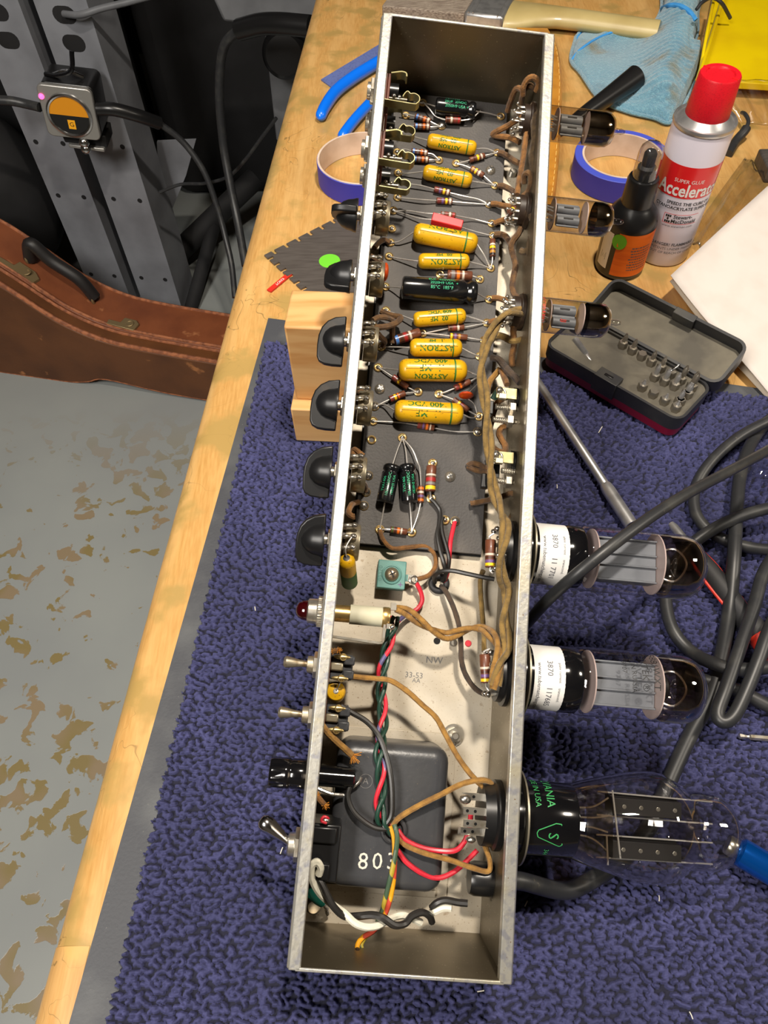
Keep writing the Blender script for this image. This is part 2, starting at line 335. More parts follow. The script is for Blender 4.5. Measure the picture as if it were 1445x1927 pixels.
# ================================================================== CHASSIS
BZ=-H+.006
t=thing('amplifier_chassis','long open grey steel amplifier chassis tray tilted up on wooden blocks','amplifier chassis',(0,0,-H),CH)
obj('bottom_panel',MB().box((-.0012,-.0012,-H-.0012),(W+.0012,L+.0012,-H),'plate'),t,label='stained pale zinc floor of the tray')
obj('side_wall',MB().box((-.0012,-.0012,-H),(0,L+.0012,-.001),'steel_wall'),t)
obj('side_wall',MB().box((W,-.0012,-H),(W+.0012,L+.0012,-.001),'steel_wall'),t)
obj('control_panel',MB().box((-.0024,-.0005,-H-.001),(-.0012,L+.0005,-.004),'panel_outside'),t,bevel=.0003)
for yy in (-.0012,L):
    e=obj('end_plate',MB().box((0,yy,-H),(W,yy+.0012,-.0002),'steel_wall'),t); obj('bright_edge',MB().box((.0005,yy-.0003,-.0004),(W-.0005,yy+.0015,.0008),'lip_metal'),e,bevel=.0005)  # brighter metal strip added on the top edge for its specular glint
for x0,x1 in ((-.0026,.0031),(W-.0029,W+.0031)):
    b=MB().box((x0,-.0012,-.0042),(x1,L+.0012,.0008),'lip_metal'); s=-1 if x0<0 else 1
    xm=(x0 if s<0 else x1); b.lathe([(.0021,0),(.0021,L+.0024)],(xm-s*.0012,-.0012,-.0024),(0,1,0),'lip_metal',12)
    obj('rolled_lip',b,t,bevel=.0006)
b=MB().torus(P(826,1098,1.4),(0,0,1),.0044,.0020,'rubber',24,10); obj('rubber_grommet',b,t)
for px,py,h in ((853,1383,2.2),):
    c=P(px,py,0); b=MB().lathe([(.0062,0),(.0062,.001),(.0035,.001)],c,(0,0,1),'nickel',20); b.lathe([(.0044,.001),(.0044,.0038)],c,(0,0,1),'nickel',6); b.lathe([(.0022,.0038),(.0022,.008),(.0016,.0085)],c,(0,0,1),'nickel',12); obj('nut_and_stud',b,t)
for px,py in ((852,1210),(965,330),(890,980),(962,330)):
    c=P(px,py,0); b=MB()
    for i in range(5): b.lathe([(.0016,i*.001),(.0021,i*.001+.0005),(.0016,i*.001+.001)],c,(0,0,1),'nickel',10)
    obj('screw_stud',b,t)
b=MB().lathe([(.002,0),(.002,.0004)],P(822,1206,0),(0,0,1),'black_plastic',12); obj('rivet_hole',b,t)
b=MB().lathe([(.002,0),(.0016,.001)],P(881,1211,0),(0,0,1),'w_redblue',12); obj('rivet',b,t)
c=P(590,1703,1); b=MB().lathe([(.0045,0),(.0045,.002),(.003,.0045),(0,.005)],c,(0,0,1),'nickel',14); obj('ground_screw',b,t)
# inked stamps on the floor
b=MB()
for s_,px,py,sz in (('NW',817,1243,.0055),('33-53',779,1271,.0046),('AA',783,1281,.0036)): b.text(s_,sz,(lambda c:(lambda x,y:c+V(x,y,.0001)))(P(px,py,.05)),'grey_paint')
obj('ink_stamp',b,t)
# ------------------------------------------------------------------ board
eb={}
bd=thing('circuit_board','dusty black fibre component board full of eyelets on the tray floor','circuit board',(.048,.36,BZ-.003),CH)
obj('fibre_sheet',MB().box((.0095,.2075,BZ-.0028),(.0858,L-.002,BZ),'board'),bd,bevel=.0003)
obj('insulation_sheet',MB().box((.0085,.2065,-H+.0002),(.0862,L-.0015,BZ-.003),'black_plastic'),bd)
EY=[(795,194),(942,220),(763.5,218),(830.6,238),(747,287),(825.7,302),(858,308),(935,288),(749,326),(931,350),(920,385),(748,372),(740,397),(925,421),(927,444),(737,431),(734.7,457),(732,483),(923,505),(828,517),(902.6,526),(725,540),(920,564),(726,585),(795,628),(915.7,608),(911,641),(717,653),(902.6,671),(711.5,692),(786.6,738),(825.7,742),(704.6,765),(901,784),(702,793),(898.4,813),(699,828),(757,824),(693,895),(814,872),(688.7,926),(811,938),(684.6,952),(714.7,997),(774.5,1002),(837,979),(856,981)]
for i,(px,py) in enumerate(EY):
    c=P(px,py,6); b=MB().torus(c+V(0,0,.0004),(0,0,1),.0022,.0007,'brass',18,8); e=obj('eyelet',b,bd)
    if (px,py) not in ((699,828),):
        big=(px,py) in ((898.4,813),(704.6,765),(920,385),(856,981),(693,895),(688.7,926),(684.6,952),(830.6,238))
        r=.0027 if big else .0018; obj('solder_joint',MB().sphere(c+V(0,0,.0004),r,'solder',12,8,(1,1,.75)),e)
def phillips(c,r,k,par,name='screw',dome=.45):
    b=MB().lathe([(r,0),(r*.96,r*.25*dome*2),(r*.75,r*.6*dome*2),(r*.4,r*.8*dome*2),(0,r*.86*dome*2)],c,(0,0,1),k,20)
    zt=r*.86*dome*2
    for a in (.5,.5+math.pi/2):
        T=Matrix.Translation(c+V(0,0,zt-.0001))@Matrix.Rotation(a,4,'Z'); b.box((-r*.5,-r*.09,-.0004),(r*.5,r*.09,.00018),'black_plastic',T)
    return obj(name,b,par)
for px,py in ((922.6,321),(714.7,732),(846.5,897)): phillips(P(px,py,6),.0034,'nickel',bd)
# ------------------------------------------------------------------ capacitors and resistors
def path_lead(a,pts,b=None): return [a]+[P(*q) for q in pts]
def cap(kind,p0,p1,d,label,leads0,leads1,rows=(),group=None,name='capacitor',band=True,h=None,lw=.00038,th=-.28,tilt=0):
    r=d/2000.; hh=(6+d/2+.6) if h is None else h
    A=P(p0[0],p0[1],hh); B=P(p1[0],p1[1],hh+tilt); ax=(B-A); Ln=ax.length; ax.normalize()
    t=thing(name,label,'capacitor',(A+B)/2-V(0,0,r),CH,group); b=MB(); n=V(0,0,1); n=n-ax*n.dot(ax); n.normalize()
    if kind=='yellow':
        pr=[(0,0)];sm=[]
        for i in range(1,7):
            a=math.pi/2*i/6; pr.append((r*(.35+.65*math.sin(a)) ,r*.75*(1-math.cos(a))))
        if band: pr+= [(r,Ln*.80),(r*1.004,Ln*.80),(r*1.004,Ln*.825),(r,Ln*.825)]
        for i in range(6,0,-1):
            a=math.pi/2*i/6; pr.append((r*(.35+.65*math.sin(a)),Ln-r*.75*(1-math.cos(a))))
        pr.append((0,Ln)); sm=[None]*(len(pr)-1)
        if band:
            for i in range(len(pr)-1):
                if abs(pr[i][1]-Ln*.80)<1e-9 and abs(pr[i+1][1]-Ln*.825)<1e-9: sm[i]='green_ink'
        b.lathe(pr,A,ax,'yellow_cap',28,False,sm,u=n)
        # wrapper seam
        s=[A+ax*(r*.6+(Ln-r*1.2)*k/8)+(n*math.cos(th+.05)+n.cross(ax)*math.sin(th+.05))*r*1.0 for k in range(9)]; b.tube(s,.00016,'cap_seam',5,1)
        ink='green_ink'
    else:
        g_=r*.82
        b.lathe([(0,0),(r*.78,0),(r*.97,r*.12),(r,r*.35),(r,Ln-r*1.15),(g_,Ln-r*.95),(g_,Ln-r*.8),(r,Ln-r*.6),(r,Ln-r*.22),(r*.85,Ln),(r*.7,Ln),(r*.66,Ln-r*.1),(0,Ln-r*.1)],A,ax,'black_cap',28,False,u=n); ink='teal_ink'
    for s_,sz,tt,u0 in rows:
        if kind=='yellow': sz*=1.22
        b.text(s_,sz/1000.,cylmap(A+ax*Ln*.5,ax,n,r,-1 if kind=='yellow' or tilt==99 else 1,tt,u0*Ln),ink,bold=0)
        if kind=='yellow':
            for du in (-.00014,.00014): b.text(s_,sz/1000.,cylmap(A+ax*(Ln*.5+du),ax,n,r,-1,tt,u0*Ln),ink)
    obj('body',b,t,ang=50)
    for end,ls in ((A,leads0),(B,leads1)):
        for l in ls: obj('lead',MB().tube([end]+[P(*q) for q in l],lw*1.2,'lead_wire',7,5),t)
    return t
yg='yellow waxed paper capacitors on the board'
def yrows(big,s=1,o=0): return [(tx,sz*s,tt+o,u) for tx,sz,tt,u in big]
cap('yellow',(804,264),(896,280),9.2,'topmost yellow capacitor on the board, just below the small black one',[[(776,257,9),(764,255,8)]],[[(916,280,9),(935,288,7)]],[('400 VDC',3.0,.72,-.05),('.02  MF',3.2,-.12,-.08),('ASTRON',3.0,-1.0,-.05)],yg)
cap('yellow',(796,323),(888,341),9.6,'second yellow capacitor from the top, with two diagonal resistors beyond its right end',[[(770,326,9),(749,326,8)]],[[(912,345,9),(931,350,7)]],[('400 VDC',3.0,.62,-.05),('.02  MF',3.2,-.22,-.06),('ASTRON',3.0,-1.1,-.05)],yg)
cap('yellow',(778,437),(898,460),12.6,'large tilted yellow capacitor tucked under the red box capacitor',[[(752,454,9),(734.7,457,7)]],[[(912,482,11),(923,505,7)]],[('ASTRON',4.6,.55,-.02)],yg)
cap('yellow',(787,491.5),(883,492.5),9.8,'yellow capacitor right below the large tilted yellow one',[[(760,488,9),(732,483,7)]],[[(904,498,9),(923,505,7)]],[('.02  MF',3.0,.5,.0),('ASTRON',4.0,-.5,.02)],yg)
cap('yellow',(778,602),(876,594),9.6,'yellow capacitor directly below the large black capacitor',[[(750,592,9),(726,585,7)]],[[(896,600,9),(916,607,7)]],[('400 VDC',3.2,.42,.0),('.02  MF',3.2,-.5,-.02)],yg)
cap('yellow',(771,654),(869,655),11.2,'short yellow capacitor just below the blue tipped resistor, boldly lettered ASTRON',[[(742,653,10),(717,653,7)]],[[(888,665,10),(902.6,671,7)]],[('.1   MF',2.9,.52,.0),('ASTRON',4.4,-.38,.0)],yg)
cap('yellow',(750,696),(878,698),13.6,'yellow capacitor with a dirty stained right end',[[(730,694,9),(711.5,692,7)]],[[(890,703,10),(903,708,8)]],[('400 VDC',4.4,.66,-.04),('.1  MF',4.8,-.12,-.03),('ASTRON',4.2,-.92,-.04)],yg)
b=MB(); A=P(750,696,6+6.8+.6);B=P(878,698,6+6.8+.6);ax=(B-A).normalized();Ln=(B-A).length
cap('yellow',(742,772),(871,780),13.2,'lowest large yellow capacitor on the board, lettered 400 VDC and .1 MF',[[(722,761,9),(704.6,765,7)]],[[(886,786,10),(901,785,7)]],[('400 VDC',4.6,.52,-.06),('.1  MF',4.8,-.42,-.02)],yg)
bg='small black electrolytic capacitors'
cap('black',(819,200),(894,209),11.0,'small black electrolytic capacitor at the far top of the board',[[(806,196,10),(795,194,8),(778,192,12)]],[[(918,213,10),(942,220,7)]],[('ATOM',2.2,1.0,-.12),('TVA1208',2.6,.55,-.10),('25UF  25VDC',2.5,.05,-.02),('2050H9 USA +',2.5,-.45,.02)],bg)
cap('black',(756,541.5),(896,551),14.4,'largest black electrolytic capacitor, lying across the middle of the board',[[(740,540,10),(725,540,7)]],[[(908,558,10),(920,564,7)]],[('8UF  450VDC',2.9,.58,.02),('2020H9 USA  +',2.7,.18,.05),('85°C  185°F',2.8,-.24,.02)],None)
cap('black',(724,946),(738,876),10.2,'left one of the two small black capacitors meeting at one eyelet',[[(720,968,9),(714.7,997,7)]],[[(748,846,9),(757,824,7)]],[('TVA1406',2.4,.6,-.05),('10U / 150VDC',2.4,.05,-.05),('1828HS USA',2.3,-.5,-.05)],bg)
cap('black',(771,946),(766,875),10.2,'right one of the two small black capacitors, beside the thin banded resistor',[[(773,970,9),(774.5,1002,7)]],[[(763,846,9),(757,824,7)]],[('TVA1406',2.4,.6,-.05),('10U / 150VDC',2.4,.05,-.05),('1828HS USA',2.3,-.5,-.05)],bg)
# yellow capacitors standing at the control wall
t=thing('capacitor','yellow capacitor standing on end below the nearest control pot','capacitor',P(655,1092,2),CH); a=P(652,1050,42); c=P(657,1090,20); ax=(c-a).normalized(); Ln=(c-a).length+.006
b=MB().lathe([(.0018,0),(.0026,.0003),(.0042,.0022),(.0046,.0045),(.0046,Ln*.45),(.0046,Ln*.48),(.0046,Ln-.002),(.003,Ln),(0,Ln)],a,ax,'yellow_cap',24,True,[None,None,None,None,None,'green_ink',None,None]); b.lathe([(.0019,-.0003),(0,-.0006)],a,ax,'w_black',14,False); obj('body',b,t)
obj('lead',MB().tube([a-ax*.0003,P(650,1036,46),P(653,1024,46),P(662,1010,45)],.0004,'lead_wire',7),t)
t=thing('capacitor','yellow capacitor seen end on between the two small toggle switches','capacitor',P(632,1301,8),CH); a=P(632,1301,34)
b=MB().lathe([(0,0),(.0012,0),(.0015,.0004),(.0044,-.0004),(.0052,-.0016),(.0052,-.022),(.004,-.024),(0,-.024)],a,(0,0.1,1),'yellow_cap',26,False); b.lathe([(.0013,.0005),(.0017,.0001)],a,(0,.1,1),'solder',14); obj('body',b,t)
obj('lead',MB().tube([a,a+V(.0008,.002,.0012),P(640,1284,35)],.0004,'lead_wire',7),t)
# red film capacitor
t=thing('film_capacitor','red box capacitor resting above the large tilted yellow capacitor','capacitor',P(841,420,8),CH); A=P(812,413,11.5);B=P(869,428,11.5);ax=(B-A).normalized();n=V(0,0,1);w=n.cross(ax)
n=(n-ax*n.dot(ax)).normalized(); w=n.cross(ax); T=Matrix.Translation((A+B)/2)@Matrix((ax,w,n)).transposed().to_4x4(); Ln=(B-A).length/2
obj('body',MB().box((-Ln,-.0029,-.0035),(Ln,.0029,.004),'red_cap',T),t,bevel=.0005)
obj('lead',MB().tube([A,P(785,410,9),P(757,401,8),P(740,398,7)],.0004,'lead_wire',7),t); obj('lead',MB().tube([B,P(895,436,9),P(927,444,7)],.0004,'lead_wire',7),t)
for px,py,h,ln,lab,dirv in ((724.7,512,24,(.0022,.0056,.0056),'orange disc capacitor standing beside the second control pot',((724,497,25),(717,490,27),(714,482,28))),(877,744,13,(.0046,.0016,.0056),'rust orange disc capacitor at the right end of the lowest yellow one',((889,757,10),(894,765,8),(897,778,8)))):
    t=thing('disc_capacitor',lab,'capacitor',P(px,py,h-5),CH); c=P(px,py,h); obj('body',MB().sphere(c,1,'disc_orange',18,12,ln),t); obj('lead',MB().tube([c+V(0,0,-.003)]+[P(*q) for q in dirv],.0003,'lead_wire',6),t)
    obj('lead',MB().tube([c]+([P(888,733,11),P(899,722,9)] if px>800 else [P(722,540,14)]),.0003,'lead_wire',6),t)
RBANDS={}
def res(p0,p1,d,label,bands,l0,l1,h=8.2,h1=None,group=None,body='res_brown',lw=.0004):
    A=P(p0[0],p0[1],h); B=P(p1[0],p1[1],h if h1 is None else h1); ax=(B-A); Ln=ax.length; ax.normalize(); r=d/2000.
    t=thing('resistor',label,'resistor',(A+B)/2-V(0,0,r),CH,group or 'striped carbon resistors')
    pr=[(0,0),(r*.9,0),(r,r*.12)]; sm=[None,None]; x=0
    for pos,wd,col in sorted(bands):
        a=max(pos*Ln,pr[-1][1]+1e-6); pr+=[(r,a),(r*1.005,a+1e-6),(r*1.005,a+wd*Ln),(r,a+wd*Ln+1e-6)]; sm+=[None,None,'b_'+col,None]
    pr+=[(r,Ln-r*.12),(r*.9,Ln),(0,Ln)]; sm+=[None,None,None]
    obj('body',MB().lathe(pr,A,ax,body,18,False,sm),t,ang=60)
    for e,l in ((A,l0),(B,l1)): obj('lead',MB().tube([e]+[P(*q) for q in l],lw*1.15,'lead_wire',7,5),t)
    return t
def bn(*c): return [(.08+i*.235,.13,k) for i,k in enumerate(c)]
res((781,219),(810,229),4.0,'upper resistor of the top blue banded pair by the far jacks',bn('blue','grey','orange','white'),[(769,216,9),(752,213,9)],[(820,234,8),(830.6,238,7)])
res((779,237.7),(809,239),4.0,'lower resistor of the top blue banded pair by the far jacks',bn('blue','grey','orange','white'),[(764,236,9),(755,236,8)],[(819,239,8),(830.6,238,7)])
res((838,225.3),(867,227),4.0,'resistor bridging the small black capacitor at the top on long bent leads',bn('brown','white','maroon','red'),[(820,219,10),(808,205,11),(797,193,10)],[(885,224,11),(896,216,11),(904,208,11)],h=10)
res((774,284.5),(805,288.5),3.9,'upper resistor of the second blue banded pair beside the jacks',bn('blue','grey','orange','white'),[(760,281,9),(747,287,8)],[(815,291,8),(825.7,301,7)])
res((777,299),(807,301),3.9,'lower resistor of the second blue banded pair, above the second yellow capacitor',bn('blue','grey','orange','white'),[(765,298,9),(755,297,8)],[(815,301,8),(825.7,302,7)])
res((883.5,301.5),(911.5,293),3.9,'diagonal resistor rising right, beside the end of the topmost yellow capacitor',[(.2,.12,'brown'),(.45,.13,'yellow'),(.72,.1,'white')],[(872,305,8),(858,308,7)],[(922,290.5,8),(935,288,7)])
res((886,316.5),(910,331),3.9,'diagonal resistor falling right, touching the screw above the second yellow capacitor',[(.1,.12,'gold'),(.34,.13,'yellow'),(.6,.13,'white')],[(873,311,8),(858,308,7)],[(921,341,8),(931,350,7)])
res((816.5,356),(847,363),3.9,'upper of two maroon and yellow banded resistors below the second yellow capacitor',bn('maroon','violet','yellow','white'),[(795,350,9),(767.6,346,9)],[(872,369,9),(900,375,8),(920,385,7)])
res((821,377.5),(851,379.5),3.9,'lower of two maroon and yellow banded resistors below the second yellow capacitor',bn('maroon','violet','yellow','white'),[(795,376,9),(748,372,8)],[(880,382,8),(920,385,7)])
res((829,402.5),(857,406),3.6,'resistor half hidden behind the red box capacitor',bn('grey','maroon','white','red'),[(800,401,9),(768,397,8),(740,397,7)],[(890,412,8),(925,421,7)],h=12)
res((926.8,451),(926.8,483),3.9,'upright resistor at the right edge, beside the large tilted yellow capacitor',[(.28,.1,'white'),(.42,.14,'yellow'),(.68,.14,'gold'),(.86,.1,'black')],[(927,447,8),(927,443,7)],[(926,494,8),(923,505,7)])
res((842,517),(888,519.5),6.0,'fat orange banded resistor just above the large black capacitor',[(.14,.14,'grey'),(.36,.12,'orange'),(.58,.09,'white')],[(834,517,9),(828,517,7)],[(896,522,9),(902.6,526,7)],h=9.5,lw=.0005)
res((843,618),(873,616),4.0,'brown resistor right below the yellow capacitor under the large black one',bn('brown','maroon','white'),[(820,623,8),(795,628,7)],[(895,612,8),(916,608,7)])
res((742,641),(790,626),6.2,'fat blue tipped resistor slanting at the left, below the third control pot',[(.02,.12,'blue'),(.2,.12,'brown'),(.36,.12,'red'),(.56,.08,'white')],[(738,644,9),(736,648,8)],[(795,628,7)],h=10,lw=.0005)
res((846,632.5),(879,635.5),4.0,'resistor with a yellow end band above the ASTRON lettered short yellow capacitor',[(.03,.12,'yellow'),(.25,.12,'violet'),(.48,.12,'gold')],[(822,629,8),(795,628,7)],[(894,638,8),(911,641,7)])
res((738.5,709),(768,729),4.0,'diagonal resistor left of the screw, falling from the stained yellow capacitor',[(.05,.2,'maroon'),(.38,.13,'yellow')],[(725,700,8),(711.5,692,7)],[(777,734,8),(786.6,738,7)])
res((733,752),(762,740),4.0,'diagonal resistor rising right, above the left end of the lowest yellow capacitor',[(.03,.2,'maroon'),(.28,.14,'yellow'),(.5,.1,'orange')],[(718,759,8),(704.6,765,7)],[(774,739,8),(786.6,738,7)])
res((855,731),(884,718),4.0,'diagonal resistor rising right, just above the rust orange disc',[(.06,.14,'maroon'),(.3,.12,'orange'),(.5,.12,'brown')],[(840,737,8),(825.7,742,7)],[(893,713,9),(903,708,8)])
res((853,752),(881,773),4.0,'diagonal resistor falling right below the rust orange disc',[(.06,.14,'brown'),(.3,.12,'yellow'),(.5,.12,'maroon')],[(840,747,8),(825.7,742,7)],[(890,778,8),(901,784,7)])
res((785,800),(817,805.5),4.0,'lone resistor on long leads just below the lowest yellow capacitor',[(.04,.15,'maroon'),(.3,.1,'violet'),(.5,.12,'orange'),(.72,.08,'white')],[(750,795,8),(702,793,7)],[(855,812,8),(898.4,813,7)])
res((791.5,946),(792,915),3.7,'thin upright banded resistor beside the right small black capacitor',bn('orange','violet','white','orange'),[(786,970,9),(774.5,1002,7)],[(790,883,10),(785,869,11),(775,845,10),(757,824,7)],h=9)
res((812,877),(809.5,925),6.2,'fat upright red and yellow banded resistor beside the lone board screw',[(.34,.07,'white'),(.48,.14,'red'),(.66,.1,'grey'),(.8,.14,'yellow')],[(813.5,873,7)],[(810,931,8),(811,938,7)],h=9.5,lw=.0005)
res((734.5,996.5),(766,1001.5),4.0,'small resistor joining two eyelets at the near edge of the board',[(.06,.12,'green'),(.24,.1,'brown'),(.4,.14,'orange'),(.6,.1,'white')],[(725,996,8),(714.7,997,7)],[(774.5,1002,7)])
res((923,1016),(922.6,1068),6.0,'fat resistor standing at the upper power tube socket inside the right wall',[(.5,.08,'white'),(.62,.08,'brown'),(.74,.1,'violet'),(.85,.1,'yellow')],[(921,1010,36),(929,1004,36)],[(922,1074,35),(928,1080,36)],h=35,lw=.0005)
res((912,1231),(915,1285),6.0,'fat resistor standing at the lower power tube socket inside the right wall',[(.44,.08,'white'),(.58,.08,'brown'),(.7,.1,'violet'),(.85,.1,'yellow')],[(911,1226,36),(921,1221,36)],[(915,1292,34),(920,1300,34)],h=35,lw=.0005)
res((957,402),(972,390),3.8,'small yellow banded resistor hanging among the brown wires at the middle preamp tube',[(.3,.12,'white'),(.48,.14,'yellow')],[(950,411,24),(955,419,22),(970,427,24)],[(976,387,26),(982,384,28)],h=24)
# ------------------------------------------------------------------ control wall hardware
def knob(mb_root,x,y,z,phi):
    e=V(0,-math.cos(phi),math.sin(phi)); q=V(1,0,0).cross(e); o=V(x,y,z)
    k=obj('knob',MB().lathe([(.0098,0),(.0098,.0012),(.0092,.0028),(.0086,.006),(.0072,.009),(.0048,.0115),(.002,.0128),(0,.013)],o,(-1,0,0),'dusty_black',28),mb_root,ang=60)
    poly=[(.0150,0),(.0152,.006),(.0148,.0105),(.0132,.0138),(.0105,.0152),(.004,.0156),(-.002,.0153),(-.007,.0138),(-.0108,.0108),(-.0134,.0065),(-.0146,.0)]
    fn=lambda u,v,w:o+e*u+V(-1,0,0)*v+q*w
    obj('pointer',MB().prism(poly,fn,-.0021,.0021,'dusty_black'),k,bevel=.0009,seg=3)
def hexnut(mb,c,ax,r,h,k='nickel',u=None): mb.lathe([(r*.93,0),(r,h*.15),(r,h*.85),(r*.9,h)],c,ax,k,6,True,None,u)
KN=[(.4033,1.25),(.3628,.55),(.3213,-.16),(.2821,-.13),(.2424,-.30),(.2036,-.42)]
KL=['black pointer knob farthest up the panel, turned edge up, over the blue tape','second black pointer knob from the far end, over the lime green sticker','third black pointer knob from the far end, over the top of the blocks','fourth black pointer knob from the far end, above the lower wooden block','fifth black pointer knob, over blue carpet just below the blocks','nearest black pointer knob, next to the red pilot lamp']
for i,((y,ph),lab) in enumerate(zip(KN,KL)):
    z=-.031; t=thing('control_pot',lab,'control knob',(0,y,z),CH,'row of control pots')
    b=MB(); b.lathe([(.0075,0),(.0075,.0006)],(-.0030,y,z),(-1,0,0),'nickel',20); hexnut(b,(-.0030,y,z),(-1,0,0),.0062,.0022); b.cyl((-.005,y,z),(-.0085,y,z),.003,'nickel'); obj('mounting_nut',b,t)
    knob(t,-.0068,y,z,ph)
    b=MB().lathe([(.0100,0),(.0102,.0005),(.0102,.0074),(.0098,.0080),(.0088,.0082),(0,.0082)],(.0046,y,z),(1,0,0),'can_grey',30); obj('metal_can',b,t)
    b=MB().lathe([(.0098,0),(.0098,.0018)],(.0027,y,z),(1,0,0),'dark_phenolic',26); b.cyl((.0,y,z),(.0030,y,z),.0048,'nickel'); obj('wafer',b,t)
    for j,dy in enumerate((.0065,.0005,-.0055)):
        b=MB(); zz=z+.0086
        b.tube([V(.003,y+dy,zz-.002),V(.0028,y+dy,zz+.003),V(.0048,y+dy+.0004,zz+.0048),V(.0078,y+dy+.0008,zz+.004)],.0011,'nickel',8,4,0,.5); b.torus((.0090,y+dy+.0008,zz+.0038),(0,0,1),.0013,.0005,'nickel',12,6)
        lg=obj('lug',b,t); obj('solder_joint',MB().sphere((.0088,y+dy+.0008,zz+.0040),.0017,'solder',10,7,(1.1,1,.8)),lg)
JL=['upper input jack at the far end, spring beside the small black capacitor','lower input jack at the far end, under the blue banded resistors','upper input jack of the second pair, with a long flat spring','lower input jack of the second pair, beside the first control knob']
for (y,z),lab in zip(((.4795,-.018),(.4780,-.044),(.4395,-.018),(.4400,-.044)),JL):
    t=thing('input_jack','brass and brown '+lab,'jack',(0,y,z),CH,'input jacks')
    b=MB().lathe([(.0088,0),(.0088,.0008)],(-.0026,y,z),(-1,0,0),'nickel',24); hexnut(b,(-.0034,y,z),(-1,0,0),.0077,.0026); b.lathe([(.0050,0),(.0050,.0018),(.0035,.002),(.0035,-.006)],(-.006,y,z),(-1,0,0),'nickel',20); obj('nut',b,t)
    b=MB()
    for k,(a,c_,m_) in enumerate(((.0008,.0022,'dark_phenolic'),(.0024,.0038,'phenolic'),(.0040,.0056,'phenolic'))): b.box((a,y-.0105,z-.005),(c_,y+.0075,z+.0075),m_)
    obj('phenolic_stack',b,t,bevel=.0003); b=MB().cyl((.0056,y+.001,z),(.011,y+.001,z),.005,'black_plastic',18); obj('sleeve',b,t)
    pl=[(.001,-.0118),(.0195,-.0128),(.0222,-.0122),(.0236,-.0100),(.0230,-.0075),(.0205,-.0062),(.0180,-.0066),(.0165,-.0052),(.0152,-.0064),(.0140,-.0088)]
    pts=smooth([V(a,c_,0) for a,c_ in pl],4); off=[]
    for i,p in enumerate(pts):
        d=(pts[min(i+1,len(pts)-1)]-pts[max(i-1,0)]).normalized(); off.append(p+V(d.y,-d.x,0)*.0005)
    poly=[(p.x,p.y) for p in pts]+[(p.x,p.y) for p in off[::-1]]
    b=MB(); n_=len(pts)
    for i in range(n_-1):
        q=[pts[i],pts[i+1],off[i+1],off[i]]; b.prism([(p.x,p.y) for p in q],lambda u,v,w:V(u,y+v,z+w),.0035,.0095,'olive_metal')
    obj('tip_spring',b,t)
    b=MB(); pts2=smooth([V(.0056,y+.0068,0),V(.009,y+.0078,0),V(.012,y+.0085,0),V(.0145,y+.0078,0),V(.0150,y+.0055,0)],3)
    for i in range(len(pts2)-1):
        p,q=pts2[i],pts2[i+1]; d=(q-p).normalized(); nn=V(-d.y,d.x,0)*.0004; b.add([V(*(p+s).xy,z+h) for h in(.003,.009) for s in(nn,-nn)]+[V(*(q+s).xy,z+h) for h in(.003,.009) for s in(nn,-nn)],[(0,1,3,2),(4,6,7,5),(0,4,5,1),(2,3,7,6),(0,2,6,4),(1,5,7,3)],'olive_metal')
    obj('ground_spring',b,t)
    b=MB().box((.0056,y-.0098,z+.0042),(.0165,y-.0092,z+.0080),'nickel'); b.sphere((.0085,y-.0085,z+.0085),.0013,'solder',8,6); b.sphere((.0118,y-.0085,z+.008),.0012,'solder',8,6); obj('solder_tag',b,t)
# pilot lamp
y,z=.1640,-.029
t=thing('pilot_lamp','pilot lamp with a red jewel outside and white card tube inside','pilot lamp',(0,y,z),CH)
b=MB().lathe([(.0055,0),(.0055,.001),(.0052,.003),(.0040,.0052),(.002,.0064),(0,.0068)],(-.0115,y,z),(-1,0,0),'jewel_red',24); obj('red_jewel',b,t)
b=MB().lathe([(.0078,0),(.0080,.0004),(.0080,.0034),(.0068,.0042),(.0066,.0085),(.0056,.0092)],(-.0028,y,z),(-1,0,0),'nickel',36)
for i in range(36):
    a=2*math.pi*i/36; c=V(-.0049,y+.0080*math.cos(a),z+.0080*math.sin(a)); b.cyl(c+V(.0015,0,0),c-V(.0015,0,0),.0004,'nickel',5)
obj('bezel_ring',b,t)
b=MB().cyl((0,y,z),(.011,y,z),.0046,'brass',22); obj('brass_sleeve',b,t)
b=MB().cyl((.011,y,z),(.0285,y,z),.0053,'cardboard_tube',26); obj('card_tube',b,t)
b=MB().lathe([(.0054,0),(.0056,.001),(.0056,.0034),(.005,.0042),(0,.0042)],(.0285,y,z),(1,0,0),'brass',24); b.box((.031,y-.0062,z+.002),(.034,y-.0035,z+.0045),'nickel'); b.box((.0325,y+.004,z+.001),(.0355,y+.008,z+.0045),'nickel'); b.sphere((.034,y-.005,z+.005),.0016,'solder',8,6); obj('end_contact',b,t)
b=MB()
pp=[V(.0005,y-.0125,z),V(.028,y-.0140,z),V(.0296,y-.0135,z),V(.0300,y-.0118,z),V(.0300,y-.004,z)]
for i in range(len(pp)-1):
    p,q=pp[i],pp[i+1]; d=(q-p).normalized(); nn=V(-d.y,d.x,0)*.0006; b.add([p+nn+V(0,0,-.005),p-nn+V(0,0,-.005),p+nn+V(0,0,.004),p-nn+V(0,0,.004),q+nn+V(0,0,-.005),q-nn+V(0,0,-.005),q+nn+V(0,0,.004),q-nn+V(0,0,.004)],[(0,1,3,2),(4,6,7,5),(0,4,5,1),(2,3,7,6),(0,2,6,4),(1,5,7,3)],'nickel')
obj('bracket',b,t)
